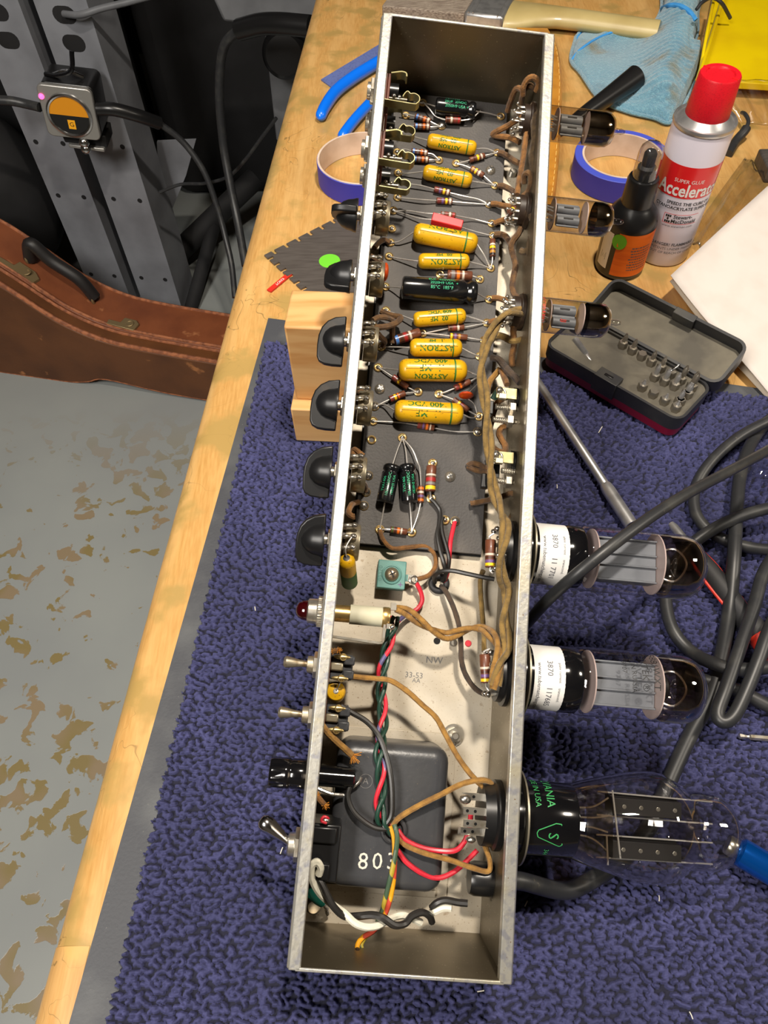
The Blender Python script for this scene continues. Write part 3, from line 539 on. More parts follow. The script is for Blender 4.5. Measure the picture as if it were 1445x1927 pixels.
# toggles
def bat(y,z,d,ln,mat,x0): 
    d=Vector(d).normalized(); return MB().lathe([(.0016,0),(.0019,ln*.35),(.0030,ln*.8),(.0031,ln*.9),(.0022,ln*.98),(0,ln)],V(x0,y,z),d,mat,20)
for y,dz,lab in ((.1358,(-1,.02,.1),'upper of two small nickel toggle switches beside the pilot lamp'),(.1097,(-1,.02,.02),'lower of two small nickel toggle switches, above the fuse holder')):
    z=-.031; t=thing('toggle_switch',lab,'switch',(0,y,z),CH,'small toggle switches')
    b=MB().lathe([(.0090,0),(.0090,.0008)],(-.0026,y,z),(-1,0,0),'old_steel',24); hexnut(b,(-.0036,y,z),(-1,0,0),.0070,.0024); b.lathe([(.0046,0),(.0044,.003),(.003,.0034)],(-.006,y,z),(-1,0,0),'old_steel',18); obj('nut',b,t)
    obj('lever',bat(y,z,dz,.0135,'old_steel',-.0085),t)
    obj('base_plate',MB().box((.0004,y-.0085,z-.008),(.0032,y+.0085,z+.0085),'phenolic'),t,bevel=.0003)
    b=MB().box((.0032,y-.0066,z-.007),(.0150,y+.0066,z+.0060),'pt_black'); b.box((.0032,y-.0022,z+.006),(.0100,y+.0022,z+.0085),'can_grey'); b.box((.0100,y-.006,z+.006),(.0158,y-.0012,z+.009),'pt_black'); b.box((.0100,y+.0012,z+.006),(.0158,y+.006,z+.009),'pt_black'); obj('switch_body',b,t,bevel=.0008)
    for dy in (.0052,-.0058):
        b=MB().sphere((.0088,y+dy,z+.0090),1,'old_brass',12,6,(.0046,.0013,.0007)); b.torus((.0095,y+dy,z+.0094),(.2,0,1),.0017,.0004,'old_brass',12,6); obj('terminal',b,t)
y,z=.0455,-.031
t=thing('power_switch','power switch with a long chrome bat lever near the near corner','switch',(0,y,z),CH)
b=MB().lathe([(.0115,0),(.0115,.0012)],(-.0026,y-.004,z-.002),(-1,0,0),'old_steel',26); hexnut(b,(-.0038,y,z),(-1,0,0),.0085,.0026); b.lathe([(.0058,0),(.0056,.003),(.004,.0038)],(-.0062,y,z),(-1,0,0),'nickel',20); obj('nut',b,t)
b=MB().lathe([(.0018,0),(.0022,.004),(.0040,.0125),(.0044,.0155),(.0040,.018),(.0025,.0195),(0,.020)],V(-.0085,y+.0003,z),(-.80,.56,.1),'chrome',24); obj('lever',b,t)
b=MB().box((.0005,y-.0135,z-.012),(.0165,y+.0135,z+.013),'black_plastic'); b.box((.002,y-.0125,z+.013),(.0125,y-.0045,z+.0150),'black_plastic'); b.box((.002,y+.0045,z+.013),(.0145,y+.0125,z+.0150),'black_plastic'); obj('switch_body',b,t,bevel=.0009)
b=MB().tube([V(.008,y+.0145,z+.012),V(.0095,y+.0165,z+.015),V(.0072,y+.0175,z+.0165),V(.0062,y+.0155,z+.0165),V(.0088,y+.0145,z+.0160)],.0007,'w_red',7); b.sphere((.0082,y+.0155,z+.0145),.002,'solder',10,7,(1.2,1,1)); obj('terminal',b,t)
# fuse holder
y,z=.0798,-.031
t=thing('fuse_holder','black fuse holder with a fluted cap, between toggle and power switches','fuse holder',(0,y,z),CH)
b=MB(); n_=36; pr=[(.0072,0,0),(.0076,.0008,0),(.0076,.0085,0),(.0073,.0092,0),(.0073,.0098,.0),(.0078,.0104,0),(.0078,.0122,.1),(.0078,.0135,1),(.0077,.0188,1),(.0072,.0202,1),(.006,.0205,.4)]
vs=[];fs=[]
for r,t_,fl in pr:
    for i in range(n_):
        a=2*math.pi*i/n_; rr=r-fl*.0011*max(0,math.cos(a*8)); vs.append(V(-.0024-t_,y+rr*math.cos(a),z+rr*math.sin(a)))
for j in range(len(pr)-1):
    for i in range(n_): fs.append([j*n_+i,j*n_+(i+1)%n_,(j+1)*n_+(i+1)%n_,(j+1)*n_+i])
fs.append([(len(pr)-1)*n_+i for i in range(n_)]); b.add(vs,fs,'black_gloss'); obj('fluted_cap',b,t,ang=60)
b=MB().lathe([(.0066,0),(.0066,.0022),(.0053,.0026),(.0053,.0205),(.0046,.0212),(0,.0212)],(.0002,y,z),(1,0,0),'black_gloss',28); obj('barrel',b,t)
b=MB().tube([V(.0205,y-.0045,z+.001),V(.0235,y-.0015,z+.002),V(.0245,y+.0012,z+.003)],.0008,'nickel',8,4,0,.5); b.tube([V(.003,y-.0062,z+.002),V(.010,y-.0082,z+.002),V(.0165,y-.0085,z+.001)],.0010,'solder',8); obj('terminal',b,t)
# power transformer
t=thing('power_transformer','black power transformer bell stamped 803 at the near end of the tray','transformer',(.042,.061,-H),CH)
def rbox(lo,hi,r,k,n=5):
    (a,b_,c),(d,e,f)=lo,hi; m=MB(); rings=[]
    def ring(ins,z):
        o=[]; rr=max(r-ins,.0008)
        for cx_,cy_,a0 in ((d-r,e-r,0),(a+r,e-r,90),(a+r,b_+r,180),(d-r,b_+r,270)):
            for i in range(n+1):
                an=math.radians(a0+90*i/n); o.append(V(cx_+rr*math.cos(an),cy_+rr*math.sin(an),z))
        return o
    zs=[(0,c)]+[(r*.8*(1-math.cos(math.pi/2*i/n)),f-r*.8+r*.8*math.sin(math.pi/2*i/n)) for i in range(n+1)]
    vs=[];
    for ins,z in zs: vs+=ring(ins,z)
    N_=4*(n+1); fs=[[j*N_+i,j*N_+(i+1)%N_,(j+1)*N_+(i+1)%N_,(j+1)*N_+i] for j in range(len(zs)-1) for i in range(N_)]
    fs.append([(len(zs)-1)*N_+i for i in range(N_)]); m.add(vs,fs,k); return m
b=rbox((.0115,.0250,-H),(.0715,.0985,-.0345),.0085,'pt_black')
pf=P(700,1620,28.2); 
for s_,px in (('8',683),('0',710),('3',737)): b.text(s_,.0115,(lambda c:(lambda x,y:V(c.x+x,c.y+y,-.0344)))(P(px,1622,28.2)),'white_paint')
c=P(688,1470,28.2); b.torus((c.x,c.y,-.0345),(0,0,1),.0035,.00013,'grey_paint',28,6); b.text('A',.0045,lambda x,y:V(c.x+x,c.y+y,-.0344),'grey_paint')
obj('end_bell',b,t,ang=50)
obj('mounting_flange',MB().box((.003,.0165,-H),(.0785,.1035,-H+.0012),'plate').box((.004,.0172,-H+.0012),(.072,.0208,-H+.0032),'plate'),t,bevel=.0003)
obj('core',MB().box((.0075,.021,-H-.024),(.0755,.1005,-H-.0013),'pt_black'),t)
b=MB().torus(P(741,1562,29),(0,0,1),.0058,.0014,'rubber',22,8); obj('lead_grommet',b,t)
# bias rectifier
t=thing('bias_rectifier','square teal rectifier block held by one screw on the tray floor','rectifier block',P(737,1090,0),CH)
c=P(737,1081,11); B=.0082
b=MB().box((c.x-B,c.y-B,-H+.0015),(c.x+B,c.y+B,c.z),'teal_box'); obj('block',b,t,bevel=.0006)
b=MB().lathe([(.0058,0),(.0056,.0007),(.0050,.0009),(.0048,.0003)],c,(0,0,1),'teal_box',28); obj('raised_boss',b,t)
phillips(c+V(0,0,.0003),.0042,'screw_brown',t)
b=MB(); b.text('02250',.0036,lambda x,y:V(c.x-.0068+y*.9,c.y+.0002+x,c.z+.0001),'teal_ink2'); b.text('+',.006,lambda x,y:V(c.x+.0055+x,c.y-.0058+y,c.z+.0001),'b_violet'); obj('lettering',b,t)
a=P(768,1087,11); b=MB().box((c.x+B-.0002,a.y-.002,c.z-.003),(a.x+.002,a.y+.002,c.z-.0022),'teal_box'); obj('tab',b,t); e=P(778,1091,9.5); b=MB().torus(e,(0.1,0,1),.0021,.0009,'solder',16,8); b.box((a.x,a.y-.0018,e.z-.0003),(e.x,a.y+.0018,e.z+.0003),'nickel'); obj('solder_tag',b,t)
# ------------------------------------------------------------------ tubes and sockets
def star(mb,c,ax,r,n,k,ln=.006,r2=.00055):
    u,w=perp(Vector(ax))
    for i in range(n):
        a=2*math.pi*(i+.5)/(n+1); p=Vector(c)+(u*math.cos(a)+w*math.sin(a))*r; mb.tube([p,p+Vector(ax)*ln*.6,p+Vector(ax)*ln+(u*math.cos(a)+w*math.sin(a))*.0012],r2,k,6,3,0,.6)
TP=[(.4848,'smoky preamp tube at the far end, above the right roll of blue tape',1),(.4206,'middle preamp tube, in front of the black spray bottle',0),(.3527,'preamp tube with red lettering, over the open bit case',2)]
SL=['farthest small tube socket inside the right wall','middle small tube socket inside the right wall','small tube socket inside the right wall, nearest the power tubes']
for (y,lab,kk),sl in zip(TP,SL):
    z=-.033; o=V(.0992,y,z)
    t=thing('tube_socket','brown phenolic '+sl,'tube socket',(W-.004,y,z),CH,'small tube sockets')
    b=MB().lathe([(.0108,0),(.0108,.0025),(.0092,.003),(.0092,.0065),(.003,.007),(0,.007)],(W-.0003,y,z),(-1,0,0),'dark_phenolic',26); obj('socket_body',b,t)
    u,w=perp(V(-1,0,0))
    for i in range(9):
        a=2*math.pi*(i+.5)/10; p=V(W-.006,y,z)+(u*math.cos(a)+w*math.sin(a))*.0075; q=p+V(-.0055,0,0)+(u*math.cos(a)+w*math.sin(a))*.0016
        b=MB().tube([p,p+V(-.004,0,0),q],.0009,'nickel',7,3,0,.45); b.sphere(q,.0012,'solder',8,6); obj('pin_lug',b,t)
    b=MB().lathe([(.0042,0),(.0044,.001),(.0038,.002),(.0044,.003),(.0038,.004),(.0043,.005),(.0038,.006),(.003,.0066)],(W+.0012,y+.0085,z+.0125),(1,0,0),'label_white',16); obj('shield_post',b,t,label='ribbed pale metal post outside the wall')
    T=thing('preamp_tube',lab,'vacuum tube',o,CH,'small preamp tubes')
    pr=[(.006,.0015),(.0092,.0018),(.0102,.004),(.0104,.007),(.0104,.0435),(.0098,.0475),(.0078,.0502),(.0045,.0515),(.0022,.0522),(.0016,.0545),(.0018,.0560),(.0011,.0585),(0,.0592)]
    obj('glass_bulb',MB().lathe(pr,o,(1,0,0),'glass_smoke' if kk==1 else 'glass_bulb',32,False),T,ang=80)
    b=MB().lathe([(.0099,.0395 if kk==0 else (.0365 if kk==2 else .033)),(.0100,.0435),(.0094,.0468),(.0075,.0495),(.0042,.0508),(.0012,.0514)],o,(1,0,0),'getter',30,False); obj('getter_mirror',b,T,ang=80)
    for xx in (.0135,.0335): obj('mica_disc',MB().lathe([(.0094,xx),(.0094,xx+.0006)],o,(1,0,0),'mica',22),T)
    for dy in (.0043,-.0043):
        b=MB().lathe([(.0030,.0165),(.0030,.0305)],V(o.x,y+dy*.86,z),(1,0,0),'anode',14); b.box((o.x+.0165,y+dy*.86-.0040,z-.0004),(o.x+.0305,y+dy*.86+.0040,z+.0004),'anode'); b.box((o.x+.0205,y+dy*.86-.0006,z+.0028),(o.x+.0265,y+dy*.86+.0006,z+.0032),'anode_dark'); obj('plate',b,T,bevel=.0004)
    b=MB()
    for i in range(9):
        a=2*math.pi*i/9; b.tube([V(o.x+.0015,y+.0062*math.cos(a),z+.0062*math.sin(a)),V(o.x+.008,y+.005*math.cos(a),z+.005*math.sin(a)),V(o.x+.014,y+.004*math.cos(a+.4),z+.004*math.sin(a+.4))],.0004,'lead_wire',5,3)
    obj('lead_wires',b,T)
    if kk==2:
        b=MB()
        for s_,sz,u0,th in (('JJ',.004,.0215,.35),('E83CC',.0034,.0085,.55),('ECC83 S',.0034,.0085,-.55),('12AX7',.003,.0085,0)):
            b.text(s_,sz,ringmap(o,(1,0,0),(0,-.35,1),.0104,1,th,u0,.0001),'red_ink')
        obj('red_lettering',b,T)
def washer(T,y,z,x0,r0,r1,k='ring_metal',tl=0):
    b=MB(); ax=V(1,0,tl).normalized(); b.lathe([(r0,0),(r1,0),(r1,.0009),(r0,.0009),(r0,0)],(x0,y,z),ax,k,48,False); obj('retainer_ring',b,T,label='flat olive metal retaining ring')
PWR=[(.2068,'11 7701','smoky power tube crossed by the thick black cable'),(.1393,'117685','smoky power tube lying clear over the carpet, between the cable and the rectifier tube')]
for (y,num,lab),sl in zip(PWR,('upper','lower')):
    z=-.030; o=V(.0992,y,z)
    t=thing('octal_socket','black octal socket of the %s power tube, inside the right wall'%sl,'tube socket',(W-.005,y,z),CH,'octal sockets')
    b=MB().lathe([(.0170,0),(.0170,.002),(.0150,.0026),(.0146,.0055),(.004,.006),(0,.006)],(W-.0003,y,z),(-1,0,0),'dusty_black',30); obj('socket_body',b,t)
    u,w=perp(V(-1,0,0))
    for i in range(8):
        a=2*math.pi*(i+.5)/8; p=V(W-.005,y,z)+(u*math.cos(a)+w*math.sin(a))*.0110; q=p+V(-.0052,0,0)+(u*math.cos(a)+w*math.sin(a))*.001
        b=MB().tube([p,q],.0013,'nickel',7,3,0,.4); b.sphere(q,.0016,'solder',8,6); obj('pin_lug',b,t)
    T=thing('power_tube',lab,'vacuum tube',o,CH,'power tubes')
    b=MB().lathe([(.0150,.001),(.0165,.0015),(.0170,.004),(.0170,.026),(.0176,.0275),(.0176,.0355),(.0168,.0365)],o,(1,0,0),'black_gloss',40); obj('base',b,T)
    b=MB(); n_=28; vs=[];fs=[]
    for i in range(n_+1):
        a=-1.55+3.1*i/n_
        for xx in (.0100,.0268): vs.append(V(o.x+xx,y+.01715*math.sin(a),z+.01715*math.cos(a)))
    for i in range(n_): fs.append([2*i,2*i+1,2*i+3,2*i+2])
    b.add(vs,fs,'label_white')
    nv=V(0,-.25,1)
    b.text('www.tubematching.com',.0030,ringmap(o,(1,0,0),nv,.0172,1,.15,.0128,.0001),'ink_grey'); b.text('3870',.0042,ringmap(o,(1,0,0),nv,.0172,1,-.55,.0182,.0001),'ink_grey'); b.text(num,.0042,ringmap(o,(1,0,0),nv,.0172,1,.38,.0182,.0001),'ink_grey'); b.text('plate current     transcond.',.0020,ringmap(o,(1,0,0),nv,.0172,1,-.1,.0236,.0001),'ink_grey')
    obj('paper_label',b,T)
    washer(T,y,z,.1055,.0176,.0222)
    pr=[(.0150,.0340),(.0180,.0368),(.0184,.040),(.0184,.093),(.0176,.0985),(.0155,.1025),(.012,.1050),(.006,.1062),(0,.1064)]
    obj('glass_bulb',MB().lathe(pr,o,(1,0,0),'glass_clear',40,False),T,ang=80)
    b=MB().lathe([(.0179,.0850),(.0179,.0925),(.0171,.0980),(.0150,.1018),(.0115,.1042),(.006,.1053),(0,.1054)],o,(1,0,0),'getter_glass',36,False); obj('getter_mirror',b,T,ang=80)
    for xx,r_ in ((.0425,.0168),(.0788,.0172)): obj('mica_disc',MB().lathe([(r_,xx),(r_,xx+.0007)],o,(1,0,0),'mica',30),T)
    for i,(dz,hw) in enumerate(((.0052,.0115),(-.0052,.0115))):
        b=MB().box((o.x+.0435,y-hw,z+dz-.0006),(o.x+.0785,y+hw,z+dz+.0006),'anode')
        for yy in (-hw,-.0032,.0032,hw): b.box((o.x+.0435,y+yy-.0005,z+min(dz,0)),(o.x+.0785,y+yy+.0005,z+max(dz,.0075) if dz>0 else z+.0005),'anode')
        obj('plate',b,T,bevel=.0003)
    b=MB().lathe([(.0070,.0800),(.0070,.0860),(.0062,.0868)],o,(1,0,0),'anode_dark',20); b.tube([V(o.x+.0795,y+.006,z),V(o.x+.09,y+.009,z+.004),V(o.x+.094,y,z+.01),V(o.x+.09,y-.009,z+.004),V(o.x+.0795,y-.006,z)],.0006,'lead_wire',6); obj('getter_ring',b,T)
    if sl=='lower':
        b=MB(); nv=V(0,-.1,1)
        for s_,sz,u0 in (('5881WXT',.0052,.0745),('SOVTEK ®',.0052,.0685),('MADE IN RUSSIA',.0036,.0625),('9707',.0036,.0575)): b.text(s_,sz,ringmap(o,(1,0,0),nv,.0184,1,-.62,u0,.0001),'ink_black')
        obj('lettering',b,T)
# rectifier
y,z=.0674,-.030; o=V(.0992,y,z)
t=thing('octal_socket','black octal socket of the rectifier tube, with perforated metal tags','tube socket',(W-.005,y,z),CH,'octal sockets')
b=MB().lathe([(.0175,0),(.0175,.003),(.0158,.004),(.0154,.0095),(.004,.010),(0,.010)],(W-.0003,y,z),(-1,0,0),'dusty_black',30); obj('socket_body',b,t)
for dy,dz in ((.0030,.012),(-.0025,.0145),(-.0075,.008),(.009,.006),(-.009,.0)):
    x0=W-.0105; b=MB().box((x0-.0105,y+dy-.0018,z+dz-.0004),(x0+.002,y+dy+.0018,z+dz+.0004),'nickel')
    for xx in (-.0085,-.0045): b.lathe([(.0008,0),(.0008,.0001)],(x0+xx,y+dy,z+dz+.0004),(0,0,1),'black_plastic',10)
    obj('perforated_tag',b,t)
b=MB().sphere((W-.020,y+.008,z+.010),.0024,'solder',10,7,(1.3,1,.8)); b.sphere((W-.016,y-.011,z+.010),.0022,'solder',10,7,(1.2,.8,.9)); obj('solder_joint',b,t)
T=thing('rectifier_tube','large shouldered clear glass rectifier tube with green lettered black base','vacuum tube',o,CH)
b=MB().lathe([(.015,.001),(.0175,.002),(.0182,.005),(.0184,.0355),(.0176,.0365)],o,(1,0,0),'black_gloss',44)
nv=V(0,-.05,1)
for s_,sz,u0,th,bo in (('SYLVANIA',.0060,.0215,-1.25,0),('MADE IN USA',.0042,.0150,-1.2,0),('344',.0034,.0205,.80,0)): b.text(s_,sz,ringmap(o,(1,0,0),nv,.0184,1,th,u0,.0001),'tube_green',bo)
rm=ringmap(o,(1,0,0),nv,.0184,1,.22,.0225,.0001)
sh=[(-.006,.004),(.0045,.0052),(.0055,.004),(.0048,.002),(.001,-.0075),(-.001,-.0082),(-.0025,-.0075),(-.0062,.0012),(-.006,.004)]
for i in range(len(sh)-1):
    (x0,y0),(x1,y1)=sh[i],sh[i+1]; d=V(x1-x0,y1-y0,0).normalized()*.00022; b.add([rm(x0-d.y,y0+d.x),rm(x0+d.y,y0-d.x),rm(x1+d.y,y1-d.x),rm(x1-d.y,y1+d.x)],[(0,1,2,3)],'tube_green')
b.text('S',.0075,rm,'tube_green')
obj('base',b,T)
washer(T,y,z,.1075,.0184,.0235)
pr=[(.0165,.034),(.0182,.0362),(.0202,.0420),(.0228,.0520),(.0258,.0640),(.0274,.0735),(.0279,.080),(.0268,.086),(.0240,.0915),(.0212,.0950),(.0200,.0985),(.0196,.104),(.0193,.1125),(.0175,.1180),(.0140,.1212),(.008,.1228),(0,.1233)]
obj('glass_bulb',MB().lathe(pr,o,(1,0,0),'glass_bulb',48,False),T,ang=80)
b=MB().lathe([(.0178,.0395),(.0195,.0435),(.0218,.0515)],o,(1,0,0),'getter_brown',44,False); obj('getter_mirror',b,T,ang=80)
obj('mica_disc',MB().lathe([(.0180,.0975),(.0180,.0983)],o,(1,0,0),'glass_mica',30),T)
for dy in (.0098,-.0112):
    b=MB().box((o.x+.0575,y+dy-.0040,z-.0075),(o.x+.0935,y+dy+.0040,z+.0060),'anode_dark'); b.box((o.x+.0575,y+dy-.0052,z-.0004),(o.x+.0935,y+dy+.0052,z+.0004),'anode_dark')
    for i in range(4): b.lathe([(.0011,0),(.0011,.0002)],(o.x+.063+i*.009,y+dy,z+.006),(0,0,1),'nickel',12)
    obj('plate',b,T,bevel=.0005)
b=MB()
for dy in (.0158,.0042,-.0056,-.0166): b.tube([V(o.x+.050,y+dy,z+.002),V(o.x+.112,y+dy*.95,z+.002)],.00045,'lead_wire',6,1)
for dy in (-.013,-.004,.004,.013): b.tube([V(o.x+.038,y+dy*.5,z),V(o.x+.048,y+dy*.6,z+.001),V(o.x+.056,y+dy,z+.002)],.0005,'lead_wire',6)
b.tube([V(o.x+.0565,y+.0175,z+.006),V(o.x+.0615,y-.0155,z+.006)],.0005,'lead_wire',6,1); b.tube([V(o.x+.054,y-.005,z+.006),V(o.x+.055,y-.019,z+.006)],.0005,'lead_wire',6,1)
obj('support_wires',b,T)
# ================================================================== WIRES
def wire(label,pts,r,mat,group=None,name='wire',fray=0,fray0=0,n=8,wob=None,flat=1):
    q=[P(*p) for p in pts]; c='cloth' in mat
    if not fray and not fray0:
        return solo(name,label,'wire',MB().tube(q,r/1000.,mat,n,5,.05 if c else 0,flat),CH,q[0],group)
    t=thing(name,label,'wire',q[0],CH,group); obj('insulation',MB().tube(q,r/1000.,mat,n,5,.05),t)
    for on,e,d in ((fray,q[-1],(q[-1]-q[-2]).normalized()),(fray0,q[0],(q[0]-q[1]).normalized())):
        if not on: continue
        b=MB()
        for i in range(22):
            v=(d+V(random.uniform(-1,1),random.uniform(-1,1),random.uniform(-.6,.9))*1.1).normalized()*on*.001*random.uniform(.5,1)
            b.tube([e-d*.001,e+v*.5+V(0,0,.0004),e+v],.00016,'fray',4,2)
        obj('frayed_threads',b,t)
    return t
CB='cloth covered wires along the tube sockets'
wire('orange brown cloth wire looping from the near board edge to the teal block',[(714.7,997,9),(721,1016,9),(738,1032,8),(768,1030,6),(800,1028,5),(818,1044,5),(819,1066,6),(806,1083,9),(786,1090,11)],1.45,'cloth_orange')
wire('red and blue wire curving from the teal block to the twisted bundle',[(783,1096,9),(792,1115,7),(794,1132,6),(784,1147,6),(764,1157,8),(748,1170,12)],1.35,'w_redblue')
# twisted transformer leads
def helix(center,ns,amp,period,ph,n=7,flat=1.0):
    c=smooth([P(*p) for p in center],n); out=[[] for _ in range(ns)]; s=0
    u=perp(c[1]-c[0])[0]
    for i,p in enumerate(c):
        if i: s+=(p-c[i-1]).length
        t=(c[min(i+1,len(c)-1)]-c[max(i-1,0)]).normalized(); u=(V(0,0,1)-t*t.z).normalized(); w=t.cross(u)
        for k in range(ns):
            a=2*math.pi*(s/period+k/ns)+ph; out[k].append(p+(u*math.cos(a)*flat+w*math.sin(a))*amp)
    return out
ctr=[(742,1160,22),(738,1185,22),(731,1210,22),(722,1245,21),(718,1280,20),(718,1315,20),(721,1350,22),(718,1385,27),(714,1420,32),(717,1455,33),(717,1490,33),(714,1520,33),(720,1548,32),(736,1562,30)]
for pts,lab,mt,gr in zip(helix(ctr,3,.0021,.034,2.2),('red and blue strand of the twisted transformer bundle','dark green strands of the twisted transformer bundle, winding around the red one','dark green strands of the twisted transformer bundle, winding around the red one'),('w_redblue','w_green','w_green'),(None,'green strands of the twisted bundle','green strands of the twisted bundle')):
    solo('wire',lab,'wire',MB().tube(pts,.00125,mt,9,2),CH,pts[0],gr)
wire('black wire sweeping from the lower small toggle switch into the twisted bundle',[(640,1328,38),(660,1340,36),(690,1358,34),(712,1384,33),(726,1420,34),(735,1460,35),(738,1500,35),(736,1535,34),(722,1556,33)],1.45,'w_black')
wire('black wire curving from the fuse holder down to the transformer grommet',[(670,1468,34),(660,1478,34),(655,1500,34),(664,1525,34),(684,1545,34),(706,1558,34),(728,1560,33),(742,1556,31)],1.3,'w_black')
wire('tan cloth wire arching from the transformer grommet up to the rectifier socket',[(738,1555,31),(752,1538,34),(790,1515,37),(830,1495,38),(870,1475,38),(905,1468,37),(924,1474,35),(922,1490,32)],1.5,'cloth_tan')
wire('red wire from the transformer to the upper rectifier socket tag',[(748,1562,31),(762,1580,31),(790,1594,31),(825,1601,31),(858,1600,32),(876,1580,33),(884,1552,34),(886,1528,35)],1.35,'w_red',fray=0)
wire('tan cloth wire from the transformer dipping right below the rectifier socket',[(745,1572,31),(762,1590,32),(800,1606,33),(845,1618,33),(885,1632,33),(918,1640,32),(922,1622,32),(914,1596,33),(908,1580,34)],1.4,'cloth_tan')
wire('red wire from the transformer, the lower of two reaching the rectifier socket',[(748,1600,30),(764,1622,29),(795,1644,28),(825,1652,27),(855,1640,26),(880,1618,25),(898,1600,25)],1.35,'w_red')
pp=[(738,1553,33),(744,1575,34),(743,1610,34),(738,1650,33),(730,1690,31),(720,1722,30),(703,1750,30),(684,1765,31),(676,1780,32),(680,1797,33)]
for pts,lab,mt in zip(helix(pp,2,.0012,.075,1.9),('yellow and red striped wire running over the 803 bell to the near end plate','green and yellow striped wire running over the 803 bell to the near end plate'),('w_yelred','w_greenyel')): solo('wire',lab,'wire',MB().tube(pts,.0013,mt,9,2),CH,pts[0])
# solder blob on the end plate belongs to the chassis
b=MB(); b.sphere(P(688,1803,34)+V(0,-.0005,0),1,'solder',14,9,(.0062,.0030,.0026)); b.sphere(P(672,1793,35),1,'dark_phenolic',10,7,(.0018,.0025,.003)); obj('ground_solder',b,bpy.data.objects['amplifier_chassis'])
# mains wires
wire('thick white wire hooked over the power switch and twisted with the black one',[(600,1646,48),(603,1632,50),(596,1622,51),(587,1630,50),(587,1654,46),(601,1680,42),(625,1702,40),(648,1718,41),(668,1737,42),(690,1744,41),(712,1741,39),(734,1728,36),(757,1722,34),(778,1729,32),(792,1736,30)],1.85,'w_white')
wire('thick black wire twisted with the white one along the near end',[(596,1648,44),(606,1665,45),(618,1690,45),(630,1709,44),(648,1724,41),(675,1724,38),(700,1722,40),(720,1727,42),(742,1741,41),(762,1738,38),(775,1724,37),(794,1717,36),(808,1724,34),(813,1735,31)],1.8,'w_black')
wire('short white wire end poking out by the strain relief',[(806,1721,30),(820,1714,32),(835,1708,33),(850,1709,34)],1.9,'w_white')
wire('short black wire loop at the strain relief',[(812,1708,31),(822,1699,33),(838,1694,34),(860,1698,35),(880,1700,36)],1.8,'w_black')
t=thing('wire','teal green ground wire with a bare twisted end','wire',P(583,1672,32),CH); obj('insulation',MB().tube([P(582,1668,33),P(586,1682,32),P(596,1692,30),P(606,1698,27)],.0024,'w_teal',10),t)
h=helix([(607,1699,26),(612,1705,20),(615,1713,12),(616,1720,5)],2,.0006,.006,0)
b=MB()
for q in h: b.tube(q,.0006,'lead_wire',6,1)
obj('bare_strand',b,t)
# tan wires by the switches
wire('short tan cloth wire with a frayed end hanging over the transformer',[(606,1366,42),(618,1380,40),(634,1396,38),(650,1410,37),(662,1421,36)],1.8,'cloth_tan',fray=5.5)
wire('long tan cloth wire from the upper toggle switch to the rectifier socket',[(660,1273,34),(680,1275,32),(708,1277,30),(735,1281,28),(765,1300,26),(795,1327,25),(820,1350,26),(838,1382,27),(862,1425,30),(888,1460,33),(915,1486,34)],1.5,'cloth_tan',fray0=3)
wire('frayed orange wire stub behind the power switch',[(598,1500,44),(604,1508,45),(610,1514,45)],1.5,'cloth_orange',fray=3.2,fray0=3)
wire('frayed orange wire stub at the upper toggle switch',[(628,1226,44),(636,1224,45)],1.4,'cloth_orange',fray=2.5,fray0=2.5)
pc_=[(744,1145,34),(766,1152,33),(790,1170,30),(812,1185,28),(838,1196,26),(858,1192,25),(880,1184,25),(905,1182,26),(922,1192,36),(936,1212,44),(938,1240,49),(932,1268,50),(928,1296,49)]
for pts,lab in zip(helix(pc_,2,.0017,.052,.4),('upper strand of the twisted tan pair from the pilot lamp to the power tube socket','lower strand of the twisted tan pair from the pilot lamp to the power tube socket')): solo('wire',lab,'wire',MB().tube(pts,.00155,'cloth_tan',9,2,.04),CH,pts[0])
hb=[(990,590,36),(979,586,38),(955,590,42),(938,606,43),(926,625,42),(914,650,40),(907,684,38),(906,708,37),(911,740,36),(916,782,35),(920,838,34),(924,889,33),(930,926,32),(942,960,40),(951,985,48),(949,1014,51),(944,1040,51),(942,1063,50),(945,1088,47),(953,1112,43),(951,1144,42),(949,1171,42),(953,1198,44),(953,1225,47),(941,1252,50),(932,1290,49)]
for pts,lab in zip(helix(hb,2,.0017,.060,1.2),('left strand of the long olive twisted pair running down the right side','right strand of the long olive twisted pair running down the right side')): solo('wire',lab,'wire',MB().tube(pts,.00175,'cloth_olive',9,2,.04),CH,pts[0])
